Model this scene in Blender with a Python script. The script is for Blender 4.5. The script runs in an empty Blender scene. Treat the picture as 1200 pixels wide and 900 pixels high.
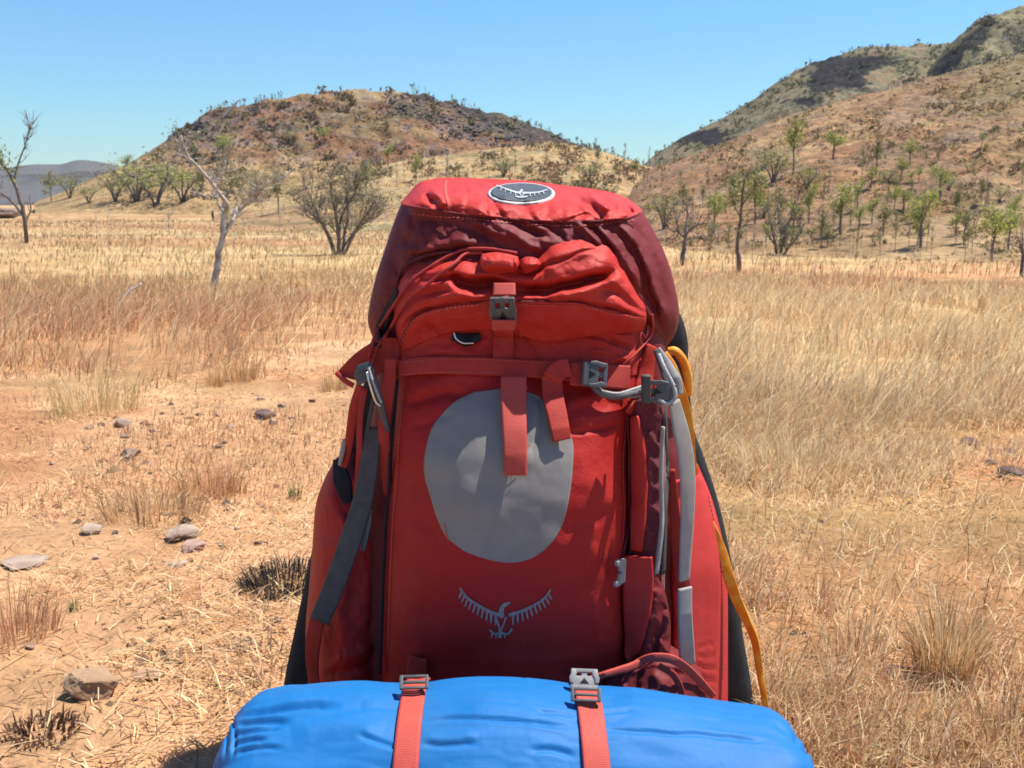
import bpy, bmesh, math, random
import numpy as np
from mathutils import Vector, Matrix
from mathutils.bvhtree import BVHTree

S = bpy.context.scene
COL = S.collection
PI = math.pi
R = math.radians

# ---------------------------------------------------------------- camera
CAM_H = 0.78
F = 1167.0                       # focal length in pixels of a 1200 x 900 picture
PITCH = math.atan((450 - 238) / F)
cd = bpy.data.cameras.new("camera")
cam = bpy.data.objects.new("camera", cd)
COL.objects.link(cam)
cam.location = (0, 0, CAM_H)
cam.rotation_euler = (PI / 2 - PITCH, 0, 0)
cd.sensor_width = 36.0
cd.lens = F / 1200 * 36.0
cd.clip_start = 0.05
cd.clip_end = 20000
cd.dof.use_dof = True
cd.dof.focus_distance = 1.25
cd.dof.aperture_fstop = 22
S.camera = cam

# ---------------------------------------------------------------- sky and sun
SUN_EL, SUN_AZ = R(65), R(71)     # azimuth clockwise from +Y (away from the camera)
W = bpy.data.worlds.new("World")
S.world = W
W.use_nodes = True
wn = W.node_tree.nodes
wl = W.node_tree.links
bg = wn["Background"]
sky = wn.new("ShaderNodeTexSky")
sky.sky_type = 'NISHITA'
sky.sun_disc = False
sky.sun_elevation = SUN_EL
sky.sun_rotation = SUN_AZ
sky.altitude = 400
sky.air_density = 1.5
sky.dust_density = 0.0
sky.ozone_density = 10.0
tint = wn.new("ShaderNodeVectorMath"); tint.operation = 'MULTIPLY'     # the camera's cool white balance
tint.inputs[1].default_value = (0.72, 0.94, 1.07)
wl.new(sky.outputs[0], tint.inputs[0])
wl.new(tint.outputs[0], bg.inputs[0])
bg.inputs[1].default_value = 0.082
sd = bpy.data.lights.new("sun", 'SUN')
sd.energy = 5.0
sd.angle = R(0.53)
sd.color = (1.0, 0.955, 0.88)
sun = bpy.data.objects.new("sun", sd)
COL.objects.link(sun)
sdir = Vector((math.sin(SUN_AZ) * math.cos(SUN_EL), math.cos(SUN_AZ) * math.cos(SUN_EL), math.sin(SUN_EL)))
sun.rotation_euler = sdir.to_track_quat('Z', 'Y').to_euler()
sun.location = (6, -2, 12)

S.view_settings.view_transform = 'Standard'
S.view_settings.look = 'None'
S.view_settings.exposure = 0.84
S.view_settings.gamma = 1.0
S.view_settings.use_curve_mapping = False
S.cycles.use_denoising = True
S.cycles.max_bounces = 6
S.cycles.diffuse_bounces = 3
S.cycles.transmission_bounces = 3
S.cycles.volume_bounces = 0
S.cycles.filter_width = 1.7

# ---------------------------------------------------------------- maths helpers
CP, SP = math.cos(PITCH), math.sin(PITCH)

def P(u, v, Y):
    """World point seen at photo pixel (u, v) on the vertical plane y = Y."""
    u, v, Y = np.broadcast_arrays(np.asarray(u, float), np.asarray(v, float), np.asarray(Y, float))
    a = (u - 600) / F
    b = (450 - v) / F
    ry = CP + b * SP
    rz = -SP + b * CP
    k = Y / ry
    return np.stack([a * k, Y, CAM_H + rz * k], -1)

def proj(p):
    p = np.asarray(p, float)
    x, y, z = p[..., 0], p[..., 1], p[..., 2] - CAM_H
    zc = np.maximum(y * CP - z * SP, 1e-3)
    return 600 + F * x / zc, 450 - F * (y * SP + z * CP) / zc

def _h(ix, iy, iz, seed):
    n = (ix.astype(np.int64) * 374761393 + iy.astype(np.int64) * 668265263 + iz.astype(np.int64) * 2147483647 + seed * 1274126177) & 0xFFFFFFFF
    n = ((n ^ (n >> 13)) * 1274126177) & 0xFFFFFFFF
    n = ((n ^ (n >> 16)) * 2246822519) & 0xFFFFFFFF
    return ((n ^ (n >> 15)) & 0xFFFFFF) / float(0xFFFFFF) * 2 - 1

def vnoise(x, y, z=None, seed=0):
    x = np.asarray(x, float); y = np.asarray(y, float)
    z = np.zeros_like(x) if z is None else np.asarray(z, float) + 0 * x
    ix, iy, iz = np.floor(x), np.floor(y), np.floor(z)
    fx, fy, fz = x - ix, y - iy, z - iz
    s = lambda t: t * t * t * (t * (t * 6 - 15) + 10)
    fx, fy, fz = s(fx), s(fy), s(fz)
    r = 0
    for dx in (0, 1):
        for dy in (0, 1):
            for dz in (0, 1):
                w = (fx if dx else 1 - fx) * (fy if dy else 1 - fy) * (fz if dz else 1 - fz)
                r = r + w * _h(ix + dx, iy + dy, iz + dz, seed)
    return r

def fbm(x, y, z=None, oct=4, seed=0, gain=0.5):
    r, a, f = 0, 1.0, 1.0
    for o in range(oct):
        r = r + a * vnoise(np.asarray(x) * f + 17.3 * o, np.asarray(y) * f - 9.1 * o, None if z is None else np.asarray(z) * f, seed + o)
        a *= gain; f *= 2.03
    return r

def sstep(a, b, x):
    t = np.clip((np.asarray(x, float) - a) / (b - a), 0, 1)
    return t * t * (3 - 2 * t)

def interp(tab, t):
    xs = [q[0] for q in tab]
    return np.interp(t, xs, [q[1] for q in tab])

def smooth_path(pts, n):
    """Catmull-Rom through pts, n samples evenly spaced by arc length."""
    p = np.asarray(pts, float)
    if len(p) == 2:
        t = np.linspace(0, 1, n)[:, None]
        return p[0] * (1 - t) + p[1] * t
    q = np.vstack([2 * p[0] - p[1], p, 2 * p[-1] - p[-2]])
    out = []
    for i in range(1, len(q) - 2):
        t = np.linspace(0, 1, 16, endpoint=False)[:, None]
        a, b, c, d = q[i - 1], q[i], q[i + 1], q[i + 2]
        out.append(0.5 * (2 * b + (c - a) * t + (2 * a - 5 * b + 4 * c - d) * t * t + (3 * b - a - 3 * c + d) * t ** 3))
    o = np.vstack(out + [p[-1:]])
    L = np.concatenate([[0], np.cumsum(np.linalg.norm(np.diff(o[:, :2], axis=0), axis=1) + 1e-9)])
    s = np.linspace(0, L[-1], n)
    return np.stack([np.interp(s, L, o[:, k]) for k in range(o.shape[1])], -1)

# ---------------------------------------------------------------- object helpers
def tag(o, label=None, cat=None, group=None, kind=None):
    if label: o['label'] = label
    if cat: o['category'] = cat
    if group: o['group'] = group
    if kind: o['kind'] = kind
    return o

def empty(name, loc, label, cat, group=None):
    o = bpy.data.objects.new(name, None)
    COL.objects.link(o)
    o.location = loc
    o.empty_display_size = 0.1
    return tag(o, label, cat, group)

def link(name, me, parent=None, loc=None):
    o = bpy.data.objects.new(name, me)
    COL.objects.link(o)
    if parent is not None: o.parent = parent
    if loc is not None: o.location = loc
    return o

def raw_mesh(name, V, loops, counts, mat, smooth=True, col=None):
    """Mesh from flat arrays: V (n,3), loops = vertex index of every corner, counts = corners per face."""
    V = np.asarray(V, np.float32); loops = np.asarray(loops, np.int32).ravel(); counts = np.asarray(counts, np.int32)
    me = bpy.data.meshes.new(name)
    me.vertices.add(len(V)); me.vertices.foreach_set('co', V.ravel())
    me.loops.add(len(loops)); me.loops.foreach_set('vertex_index', loops)
    me.polygons.add(len(counts))
    st = np.concatenate([[0], np.cumsum(counts)[:-1]]).astype(np.int32)
    me.polygons.foreach_set('loop_start', st)
    try: me.polygons.foreach_set('loop_total', counts)
    except Exception: pass
    if smooth: me.polygons.foreach_set('use_smooth', np.ones(len(counts), bool))
    if mat is not None: me.materials.append(mat)
    if col is not None:
        c = np.ones((len(V), 4), np.float32); c[:, :3] = col
        a = me.attributes.new('col', 'FLOAT_COLOR', 'POINT'); a.data.foreach_set('color', c.ravel())
    me.update(calc_edges=True); me.validate()
    return me

def grid_quads(nu, nv, off=0, wrap_u=False):
    """Quads of a grid stored row by row (nv rows of nu)."""
    iu = np.arange(nu if wrap_u else nu - 1); iv = np.arange(nv - 1)
    a = (iv[:, None] * nu + iu[None, :]).ravel() + off
    b = (iv[:, None] * nu + (iu[None, :] + 1) % nu).ravel() + off
    return np.stack([a, b, b + nu, a + nu], -1)

class MB:
    """Collects simple shapes and links them as one mesh."""
    def __init__(s): s.v = []; s.f = []
    def add(s, V, Fs):
        o = len(s.v)
        s.v += [tuple(map(float, p)) for p in V]
        s.f += [tuple(int(i) + o for i in f) for f in Fs]
    def tube(s, pts, rad, n=6, cap=True):
        pts = np.asarray(pts, float); m = len(pts)
        rad = np.broadcast_to(np.asarray(rad, float), (m,))
        V = []
        prev = None
        for i in range(m):
            t = pts[min(i + 1, m - 1)] - pts[max(i - 1, 0)]
            t = t / (np.linalg.norm(t) + 1e-12)
            a = np.array((0, 0, 1.0)) if abs(t[2]) < .9 else np.array((1.0, 0, 0))
            if prev is not None: a = prev
            x = a - t * a.dot(t); x /= np.linalg.norm(x) + 1e-12
            prev = x; y = np.cross(t, x)
            for k in range(n):
                w = 2 * PI * k / n
                V.append(pts[i] + rad[i] * (x * math.cos(w) + y * math.sin(w)))
        Fs = [tuple(q) for q in grid_quads(n, m, 0, True)]
        if cap:
            Fs.append(tuple(range(n))[::-1]); Fs.append(tuple(range((m - 1) * n, m * n)))
        s.add(V, Fs)
    def build(s, name, mat, parent=None, origin=(0, 0, 0), smooth=True, loc=None):
        V = np.asarray(s.v, float) - np.asarray(origin, float)
        counts = [len(f) for f in s.f]
        loops = [i for f in s.f for i in f]
        return link(name, raw_mesh(name, V, loops, counts, mat, smooth), parent, loc)

# ---------------------------------------------------------------- materials
def nodes_of(m):
    m.use_nodes = True
    return m.node_tree.nodes, m.node_tree.links

def mat(name, c1, c2=None, scale=8.0, rough=0.8, bump=0.0, bscale=200.0, bdist=0.001, detail=4.0, spec=0.3, sheen=0.0, metal=0.0, lo=0.35, hi=0.65, bump2=0.0, b2scale=30.0, b2dist=0.004):
    """Principled material: two own colours mixed by noise, one or two layers of fine relief."""
    m = bpy.data.materials.new(name)
    n, l = nodes_of(m)
    b = n["Principled BSDF"]
    b.inputs["Roughness"].default_value = rough
    b.inputs["Specular IOR Level"].default_value = spec
    b.inputs["Metallic"].default_value = metal
    if sheen:
        b.inputs["Sheen Weight"].default_value = sheen
        b.inputs["Sheen Roughness"].default_value = 0.4
    tc = n.new("ShaderNodeTexCoord")
    if c2 is not None:
        t = n.new("ShaderNodeTexNoise"); t.inputs["Scale"].default_value = scale; t.inputs["Detail"].default_value = detail
        l.new(tc.outputs["Object"], t.inputs["Vector"])
        r = n.new("ShaderNodeMapRange"); r.inputs[1].default_value = lo; r.inputs[2].default_value = hi
        l.new(t.outputs[0], r.inputs[0])
        x = n.new("ShaderNodeMix"); x.data_type = 'RGBA'
        x.inputs[6].default_value = (*c1, 1); x.inputs[7].default_value = (*c2, 1)
        l.new(r.outputs[0], x.inputs[0]); l.new(x.outputs[2], b.inputs["Base Color"])
    else:
        b.inputs["Base Color"].default_value = (*c1, 1)
    prev = None
    for amt, sc, dist in ((bump2, b2scale, b2dist), (bump, bscale, bdist)):
        if not amt: continue
        t = n.new("ShaderNodeTexNoise"); t.inputs["Scale"].default_value = sc; t.inputs["Detail"].default_value = 3
        l.new(tc.outputs["Object"], t.inputs["Vector"])
        k = n.new("ShaderNodeBump"); k.inputs["Strength"].default_value = amt; k.inputs["Distance"].default_value = dist
        l.new(t.outputs[0], k.inputs["Height"])
        if prev is not None: l.new(prev.outputs[0], k.inputs["Normal"])
        prev = k
    if prev is not None: l.new(prev.outputs[0], b.inputs["Normal"])
    return m

def ribbed(m, scale=1500.0):
    """Adds the fine cross ribs of woven webbing to a material."""
    n, l = nodes_of(m)
    b = n["Principled BSDF"]; tc = n.new("ShaderNodeTexCoord")
    w = n.new("ShaderNodeTexWave"); w.wave_type = 'BANDS'; w.bands_direction = 'Z'; w.inputs["Scale"].default_value = scale / 6.28; w.inputs["Distortion"].default_value = 1.0
    l.new(tc.outputs["Object"], w.inputs["Vector"])
    k = n.new("ShaderNodeBump"); k.inputs["Strength"].default_value = 0.25; k.inputs["Distance"].default_value = 0.0006
    l.new(w.outputs[1], k.inputs["Height"])
    if b.inputs["Normal"].links: l.new(b.inputs["Normal"].links[0].from_socket, k.inputs["Normal"])
    l.new(k.outputs[0], b.inputs["Normal"])
    return m

def mat_col(name, rough=0.9, scale=3.0, var=0.3, transl=0.0, bump=0.0, bscale=40.0, bdist=0.02, scale2=None):
    """Colour from the mesh's own 'col' attribute, varied by noise; optional translucency for thin leaves and straw."""
    m = bpy.data.materials.new(name)
    n, l = nodes_of(m)
    b = n["Principled BSDF"]
    b.inputs["Roughness"].default_value = rough
    b.inputs["Specular IOR Level"].default_value = 0.15
    at = n.new("ShaderNodeAttribute"); at.attribute_name = 'col'
    tc = n.new("ShaderNodeTexCoord")
    src = at.outputs["Color"]
    for sc in (scale, scale2):
        if not sc or not var: continue
        t = n.new("ShaderNodeTexNoise"); t.inputs["Scale"].default_value = sc; t.inputs["Detail"].default_value = 6; t.inputs["Roughness"].default_value = 0.65
        l.new(tc.outputs["Object"], t.inputs["Vector"])
        r = n.new("ShaderNodeMapRange"); r.inputs[1].default_value = 0.25; r.inputs[2].default_value = 0.75
        r.inputs[3].default_value = 1 - var; r.inputs[4].default_value = 1 + var
        l.new(t.outputs[0], r.inputs[0])
        x = n.new("ShaderNodeVectorMath"); x.operation = 'SCALE'
        l.new(src, x.inputs[0]); l.new(r.outputs[0], x.inputs[3])
        src = x.outputs[0]
    l.new(src, b.inputs["Base Color"])
    if bump:
        t = n.new("ShaderNodeTexNoise"); t.inputs["Scale"].default_value = bscale; t.inputs["Detail"].default_value = 6
        l.new(tc.outputs["Object"], t.inputs["Vector"])
        k = n.new("ShaderNodeBump"); k.inputs["Strength"].default_value = bump; k.inputs["Distance"].default_value = bdist
        l.new(t.outputs[0], k.inputs["Height"]); l.new(k.outputs[0], b.inputs["Normal"])
    if transl:
        tr = n.new("ShaderNodeBsdfTranslucent"); l.new(src, tr.inputs[0])
        mx = n.new("ShaderNodeMixShader"); mx.inputs[0].default_value = transl
        l.new(b.outputs[0], mx.inputs[1]); l.new(tr.outputs[0], mx.inputs[2])
        l.new(mx.outputs[0], n["Material Output"].inputs[0])
    return m

M = {}
M['ground'] = mat_col('dry_earth', 0.95, 5.0, 0.22, 0, 0.9, 60.0, 0.012, 45.0)
M['hill'] = mat_col('hillside_earth', 0.95, 0.35, 0.42, 0, 1.0, 0.8, 0.8, 1.5)
M['straw'] = mat_col('dry_straw', 0.6, 0, 0, 0.45)
M['leaf'] = mat_col('tree_leaves', 0.6, 0, 0, 0.4)
M['scrub'] = mat_col('hill_scrub', 0.8, 0, 0, 0.15)
M['bark_pale'] = mat('pale_bark', (.50, .45, .40), (.24, .20, .18), 9, 0.9, 0.6, 60, 0.01)
M['bark_dark'] = mat('dark_bark', (.20, .155, .13), (.10, .08, .07), 12, 0.95, 0.6, 60, 0.01)
M['bark_grey'] = mat('grey_bark', (.22, .19, .17), (.12, .10, .09), 12, 0.95, 0.6, 60, 0.01)
M['rock_brown'] = mat('brown_stone', (0.1716, 0.1053, 0.078), (0.2808, 0.195, 0.1404), 18, 0.9, 0.7, 120, 0.004)
M['rock_dark'] = mat('dark_stone', (0.078, 0.0468, 0.039), (0.156, 0.0936, 0.0702), 22, 0.9, 0.7, 120, 0.004)
M['rock_grey'] = mat('pale_grey_stone', (.36, .27, .20), (.24, .165, .12), 20, 0.9, 0.7, 140, 0.003)
M['rock_pink'] = mat('pink_stone', (0.351, 0.2262, 0.1794), (0.2574, 0.156, 0.1248), 20, 0.9, 0.7, 140, 0.003)
M['rock_tan'] = mat('tan_stone', (0.3276, 0.2106, 0.1248), (0.2574, 0.1482, 0.0858), 14, 0.92, 0.7, 140, 0.003)

M['red'] = mat('red_nylon', (0.345, 0.015, 0.012), (0.40, 0.032, 0.024), 9, 0.6, 0.5, 900, 0.0006, spec=0.2, lo=.5, hi=.85, detail=8, bump2=0.45, b2scale=60, b2dist=0.004)
M['red_bright'] = mat('bright_red_nylon', (0.41, 0.026, 0.019), (0.44, 0.052, 0.038), 10, 0.58, 0.5, 900, 0.0006, spec=0.2, lo=.5, hi=.85, detail=8, bump2=0.45, b2scale=48, b2dist=0.004)
M['red_side_lit'] = mat('sunlit_stretch_red', (0.4524, 0.039, 0.03432), (0.4212, 0.03432, 0.0312), 10, 0.7, 0.3, 1600, 0.0004, spec=0.18, sheen=0.0, bump2=0.2, b2scale=30, b2dist=0.003)
M['maroon'] = mat('maroon_nylon', (.155, .018, .019), (.125, .014, .016), 16, 0.62, 0.35, 1300, 0.0004, spec=0.2, sheen=0.0, bump2=0.4, b2scale=38, b2dist=0.005)
M['maroon_mesh'] = mat('maroon_mesh', (0.1716, 0.0234, 0.0312), (0.1014, 0.01248, 0.01716), 400, 0.7, 0.6, 900, 0.001, sheen=0.2)
M['web_red'] = mat('red_webbing', (0.39, 0.0312, 0.02028), (0.3432, 0.02652, 0.01716), 60, 0.65, 0.6, 900, 0.0008)
M['web_pink'] = mat('faded_red_webbing', (0.4524, 0.0663, 0.0468), (0.4056, 0.0546, 0.039), 60, 0.65, 0.6, 900, 0.0008)
M['grey_print'] = mat('grey_coated_patch', (0.234, 0.2145, 0.1911), (0.195, 0.1833, 0.1677), 26, 0.45, 0.25, 1200, 0.0005, spec=0.3, bump2=0.08, b2scale=70, b2dist=0.002, detail=8)
M['grey_ink'] = mat('grey_ink', (0.32, 0.23, 0.215), (0.22, 0.14, 0.135), 160, 0.55, 0.2, 900, 0.0004)
M['web_grey'] = mat('grey_webbing', (0.3276, 0.312, 0.2808), (0.2808, 0.2652, 0.2418), 60, 0.6, 0.6, 900, 0.0008)
M['web_dark'] = mat('charcoal_webbing', (0.078, 0.072, 0.066), (0.056, 0.052, 0.048), 60, 0.65, 0.6, 900, 0.0008)
M['plastic'] = mat('grey_plastic', (0.078, 0.0819, 0.0819), (0.0585, 0.06084, 0.0624), 80, 0.42, 0.15, 700, 0.0005, spec=0.5)
M['plastic_lt'] = mat('light_grey_plastic', (0.2652, 0.2574, 0.2418), (0.2028, 0.195, 0.1872), 80, 0.42, 0.15, 700, 0.0005, spec=0.5)
M['black'] = mat('black_padding', (0.0108, 0.0108, 0.0126), (0.018, 0.018, 0.0198), 40, 0.8, 0.4, 900, 0.001)
M['hole'] = mat('opening_black', (0.0072, 0.0072, 0.009), None, 10, 0.5)
M['metal'] = mat('zip_metal', (0.75, 0.75, 0.75), (0.6, 0.6, 0.6), 30, 0.25, metal=0.9)
M['cord_red'] = mat('red_cord', (0.39, 0.039, 0.0312), (0.2808, 0.0234, 0.0195), 300, 0.7, 0.5, 900, 0.001)
M['cord_maroon'] = mat('maroon_cord', (0.1248, 0.0156, 0.0195), (0.078, 0.00936, 0.01248), 300, 0.7, 0.5, 900, 0.001)
M['tube'] = mat('grey_cord_sleeve', (0.1248, 0.1248, 0.1248), (0.0858, 0.0858, 0.0897), 80, 0.5, 0.3, 900, 0.0006)
M['cord_grey'] = mat('pale_grey_cord', (0.39, 0.3822, 0.3666), (0.2964, 0.2886, 0.2808), 300, 0.6, 0.5, 900, 0.001)
M['yellow'] = mat('orange_webbing', (0.70, 0.22, 0.008), (0.74, 0.36, 0.04), 45, 0.55, 0.6, 900, 0.0008, lo=.45, hi=.62)
M['blue'] = mat('blue_nylon', (.008, .125, .345), (.06, .145, .25), 7, 0.58, 0.5, 900, 0.0005, spec=0.22, lo=.52, hi=.9, detail=8, bump2=0.22, b2scale=60, b2dist=0.003)
M['grey_ink_light'] = mat('pale_ink', (0.39, 0.4056, 0.4056), (0.3276, 0.3432, 0.3432), 160, 0.5)
M['badge'] = mat('dark_grey_rubber', (0.0663, 0.0741, 0.0741), (0.0507, 0.0546, 0.05616), 90, 0.5, 0.2, 600, 0.0005)
M['badge_rim'] = mat('pale_rim', (0.4836, 0.468, 0.4368), (0.4056, 0.39, 0.3666), 90, 0.5)
for q in ('web_red', 'web_pink', 'web_grey', 'web_dark', 'yellow'): ribbed(M[q])
# ================================================================= THE LAND
def zbase(x, y):
    """Gentle knoll: the pack stands at height 0 and the plain falls away round it."""
    r = np.hypot(x, y)
    return -2.0 * (1 - np.exp(-np.maximum(0, r - 1.5) / 32.0))

def zground(x, y):
    x = np.asarray(x, float); y = np.asarray(y, float)
    r = np.hypot(x, y)
    w = sstep(1.3, 2.6, r)
    z = zbase(x, y)
    z = z + w * 0.035 * fbm(x * .55, y * .55, oct=3, seed=3) + (0.25 + .75 * w) * (0.011 * fbm(x * 4.5, y * 4.5, oct=3, seed=5))
    z = z + np.where(r < 14, 0.0035 * fbm(x * 26, y * 26, oct=2, seed=6), 0)
    z = z + sstep(30, 120, r) * 0.5 * fbm(x * .018, y * .018, oct=3, seed=9)
    return z

C_SAND = np.array((0.415, 0.24, 0.122)); C_STRAWBED = np.array((0.371, 0.231, 0.098)); C_RED = np.array((0.332, 0.16, 0.0719)); C_PALE = np.array((0.443, 0.29, 0.131))

def zones(x, y):
    """Weights of the kinds of ground cover at world points: sand clearing, tall red grass, pale straw, red matted straw."""
    u, v = proj(np.stack([x, y, zground(x, y)], -1))
    front = y > 0.4
    n1 = fbm(x * .9, y * .9, oct=3, seed=21); n2 = fbm(x * .28, y * .28, oct=3, seed=23); n3 = fbm(x * 2.4, y * 2.4, oct=3, seed=27)
    uu = u + 60 * n1; vv = v + 22 * n1
    left = 1 - sstep(430, 760, uu)
    edge = 446 - 70 * sstep(250, 420, uu)          # the clearing runs up to the right as a path
    sand = left * sstep(edge - 14, edge + 18, vv)
    sand = np.where(front, sand, 0.0)
    redtall = left * (1 - sstep(edge - 14, edge + 14, vv)) * sstep(345, 372, vv)
    lowleft = left * (1 - sstep(0, 110, uu)) * sstep(440, 460, vv) * (1 - sstep(560, 590, vv))
    right = sstep(560, 800, u)
    pale = np.clip(1 - sand - redtall, 0, 1)
    redmat = right * sstep(520, 640, vv + 50 * n2)
    redstrip = right * sstep(312, 324, vv) * (1 - sstep(338, 352, vv))
    bare = right * np.exp(-(((u - 1175) / 70) ** 2 + ((v - 545) / 34) ** 2))
    return u, v, sand, np.clip(redtall + lowleft, 0, 1), pale, redmat, redstrip, bare, n1, n2, n3

def mixc0(c, w, k):
    w = np.clip(w, 0, 1)[:, None]
    return c * (1 - w) + w * k

def ground_colour(x, y):
    u, v, sand, redtall, pale, redmat, redstrip, bare, n1, n2, n3 = zones(x, y)
    r = np.hypot(x, y)
    c = C_STRAWBED + (C_PALE - C_STRAWBED) * np.clip(.5 + .8 * n2, 0, 1)[:, None]
    far = sstep(22, 70, r)
    band = fbm(x * .03, y * .12, oct=3, seed=31)
    c = c * (1 - far[:, None]) + far[:, None] * (np.array((.39, .265, .13)) + np.array((-.08, -.095, -.05)) * np.clip(.3 + 1.1 * band, 0, 1)[:, None])
    for w, k in ((sand, C_SAND), (redtall * .8, C_RED), (redmat * .55, C_RED * 1.1), (redstrip * .8, C_RED * 1.15), (bare, C_RED * 1.25)):
        c = c * (1 - w[:, None]) + w[:, None] * k
    c = mixc0(c, (sand + redmat) * np.clip(fbm(x * 1.3, y * 1.3, oct=4, seed=37) * 1.1, 0, .75), C_RED * .95)
    c = c * (1 + .20 * n3 + .14 * n1)[:, None]
    c = c * (1 + (.10 * n2)[:, None] * np.array((.6, 1.0, 1.3)))
    return np.clip(c, .02, .9)

# one polar sheet round the camera, fine in front, reaching the horizon
def build_ground():
    th = np.concatenate([np.linspace(-PI, R(-42), 46, endpoint=False), np.linspace(R(-42), R(42), 420, endpoint=False), np.linspace(R(42), PI, 46, endpoint=False)])
    rr = np.concatenate([np.geomspace(0.25, 30, 430), np.geomspace(31, 2900, 110)])
    nt = len(th)
    X = (rr[:, None] * np.sin(th)[None, :]).ravel(); Y = (rr[:, None] * np.cos(th)[None, :]).ravel()
    Z = zground(X, Y)
    V = np.stack([X, Y, Z], -1)
    V = np.vstack([V, [[0, 0, float(zground(np.array([0.]), np.array([0.]))[0])]]])
    c = ground_colour(V[:, 0], V[:, 1])
    q = grid_quads(nt, len(rr), 0, True)[:, ::-1]
    cen = len(V) - 1
    tri = np.stack([np.arange(nt), (np.arange(nt) + 1) % nt, np.full(nt, cen)], -1)[:, ::-1]
    loops = np.concatenate([q.ravel(), tri.ravel()])
    counts = np.concatenate([np.full(len(q), 4), np.full(len(tri), 3)])
    o = link("ground", raw_mesh("ground", V, loops, counts, M['ground'], True, c))
    tag(o, "dry sandy ground with straw litter falling away to a grassy plain", kind='structure')
build_ground()

def on_ground(u, v):
    """Ground point seen at a photo pixel."""
    Y = np.geomspace(0.8, 600, 1600)
    p = P(u, v, Y)
    z = zground(p[:, 0], p[:, 1])
    i = int(np.argmax(p[:, 2] < z))
    if i == 0: i = len(Y) - 1
    return Vector((p[i, 0], p[i, 1], z[i]))

# ---------------------------------------------------------------- hills
HB = {}
def hill(name, label, skyline, y_foot, y_crest, colour, rough_amp=0.03, nu=260, nf=110, nb=24, prof=1.15, seed=1, z_foot=None):
    us = np.linspace(skyline[0][0], skyline[-1][0], nu)
    sk = smooth_path(skyline, 400)
    vs = np.interp(us, sk[:, 0], sk[:, 1])
    yc = interp(y_crest, us) if isinstance(y_crest, list) else np.full(nu, float(y_crest))
    yf = interp(y_foot, us) if isinstance(y_foot, list) else np.full(nu, float(y_foot))
    crest = P(us, vs, yc)
    tx = crest[:, 0] / yc
    H = crest[:, 2]
    k = np.concatenate([np.linspace(0, 1, nf), 1 + np.linspace(0, 1.0, nb + 1)[1:]])
    K = k[:, None]
    Y = np.where(K <= 1, yf + (yc - yf) * np.minimum(K, 1), yc + (yc - yf) * 1.1 * (K - 1))
    X = tx[None, :] * Y
    z0 = zbase(tx * yf, yf) - 0.4 if z_foot is None else np.full(nu, z_foot)
    up = np.minimum(K, 1) ** prof
    up = up * (1 - .18) + .18 * sstep(0, 1, np.minimum(K, 1))
    Z = z0 + (H - z0) * np.where(K <= 1, up, 1 - sstep(0, 1, np.maximum(K - 1, 0)) ** 1.0 * 1.0)
    sc = float(np.mean(yc))
    span = np.maximum(H - z0, .5)
    f1 = 7.0 / sc
    nz = fbm(X * f1, Y * f1 * .7, oct=5, seed=seed) * .6 + (1 - np.abs(fbm(X * f1 * 2.2, Y * f1 * 1.2, oct=4, seed=seed + 40))) * .5 - .4
    win = sstep(0, .25, K) * (1 - .75 * np.exp(-((K - 1) / .10) ** 2))
    Z = Z + span * rough_amp * 3.0 * nz * win + span * rough_amp * .75 * fbm(X * f1 * 12, Y * f1 * 12, oct=3, seed=seed + 7) * sstep(0, .1, K)
    V = np.stack([X, Y + 0 * X, Z], -1).reshape(-1, 3)
    u, v = proj(V)
    c = colour(V, u, v, np.repeat(k, nu), seed)
    q = grid_quads(nu, len(k))
    me = raw_mesh(name, V, q.ravel(), np.full(len(q), 4), M['hill'], True, np.clip(c, .01, .9))
    o = tag(link(name, me), label, kind='structure')
    HB[name + label[:12]] = BVHTree.FromPolygons([tuple(p) for p in V], [tuple(int(i) for i in f) for f in q])
    return HB[name + label[:12]]

def mixc(c, w, k):
    w = np.clip(w, 0, 1)[:, None]
    return c * (1 - w) + w * np.asarray(k)

def blob(u, v, cu, cv, ru, rv, p=2):
    return np.exp(-((np.abs(u - cu) / ru) ** p + (np.abs(v - cv) / rv) ** p))

E_RED = np.array((0.182, 0.0913, 0.0468)); E_STRAW = np.array((0.34, 0.224, 0.104)); E_ROCK = np.array((0.0735, 0.0595, 0.056)); E_GREY = np.array((0.152, 0.121, 0.0851)); E_GREEN = np.array((0.103, 0.101, 0.0426))

def col_left(V, u, v, k, s):
    n = fbm(V[:, 0] * .05, V[:, 1] * .05, oct=4, seed=s + 11); n2 = fbm(V[:, 0] * .22, V[:, 1] * .22, oct=4, seed=s + 12)
    st = fbm(u * .012, (v + u * -.22) * .11, oct=3, seed=s + 13)
    c = np.tile(E_RED, (len(V), 1))
    c = mixc(c, sstep(.05, .55, st) * .55 + sstep(124, 110, v) * .5, E_STRAW * .85)
    c = mixc(c, sstep(.1, .6, n2) * .6, E_ROCK * 1.5)
    dark = sstep(455, 500, u + 30 * n) * sstep(96, 104, v) * (1 - sstep(0, 34, v - (112 + (u - 480) * .30) - 14 * n))
    c = mixc(c, dark * .95, E_ROCK * .62)
    c = mixc(c, blob(u, v, 225, 148, 50, 16) * .9, E_ROCK * 1.2)
    c = mixc(c, sstep(.25, .6, n) * .35, E_GREEN)
    c = mixc(c, sstep(172, 205, v + 9 * n) * .75, E_STRAW * .9)
    return c * (1 + .25 * n2)[:, None]

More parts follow.
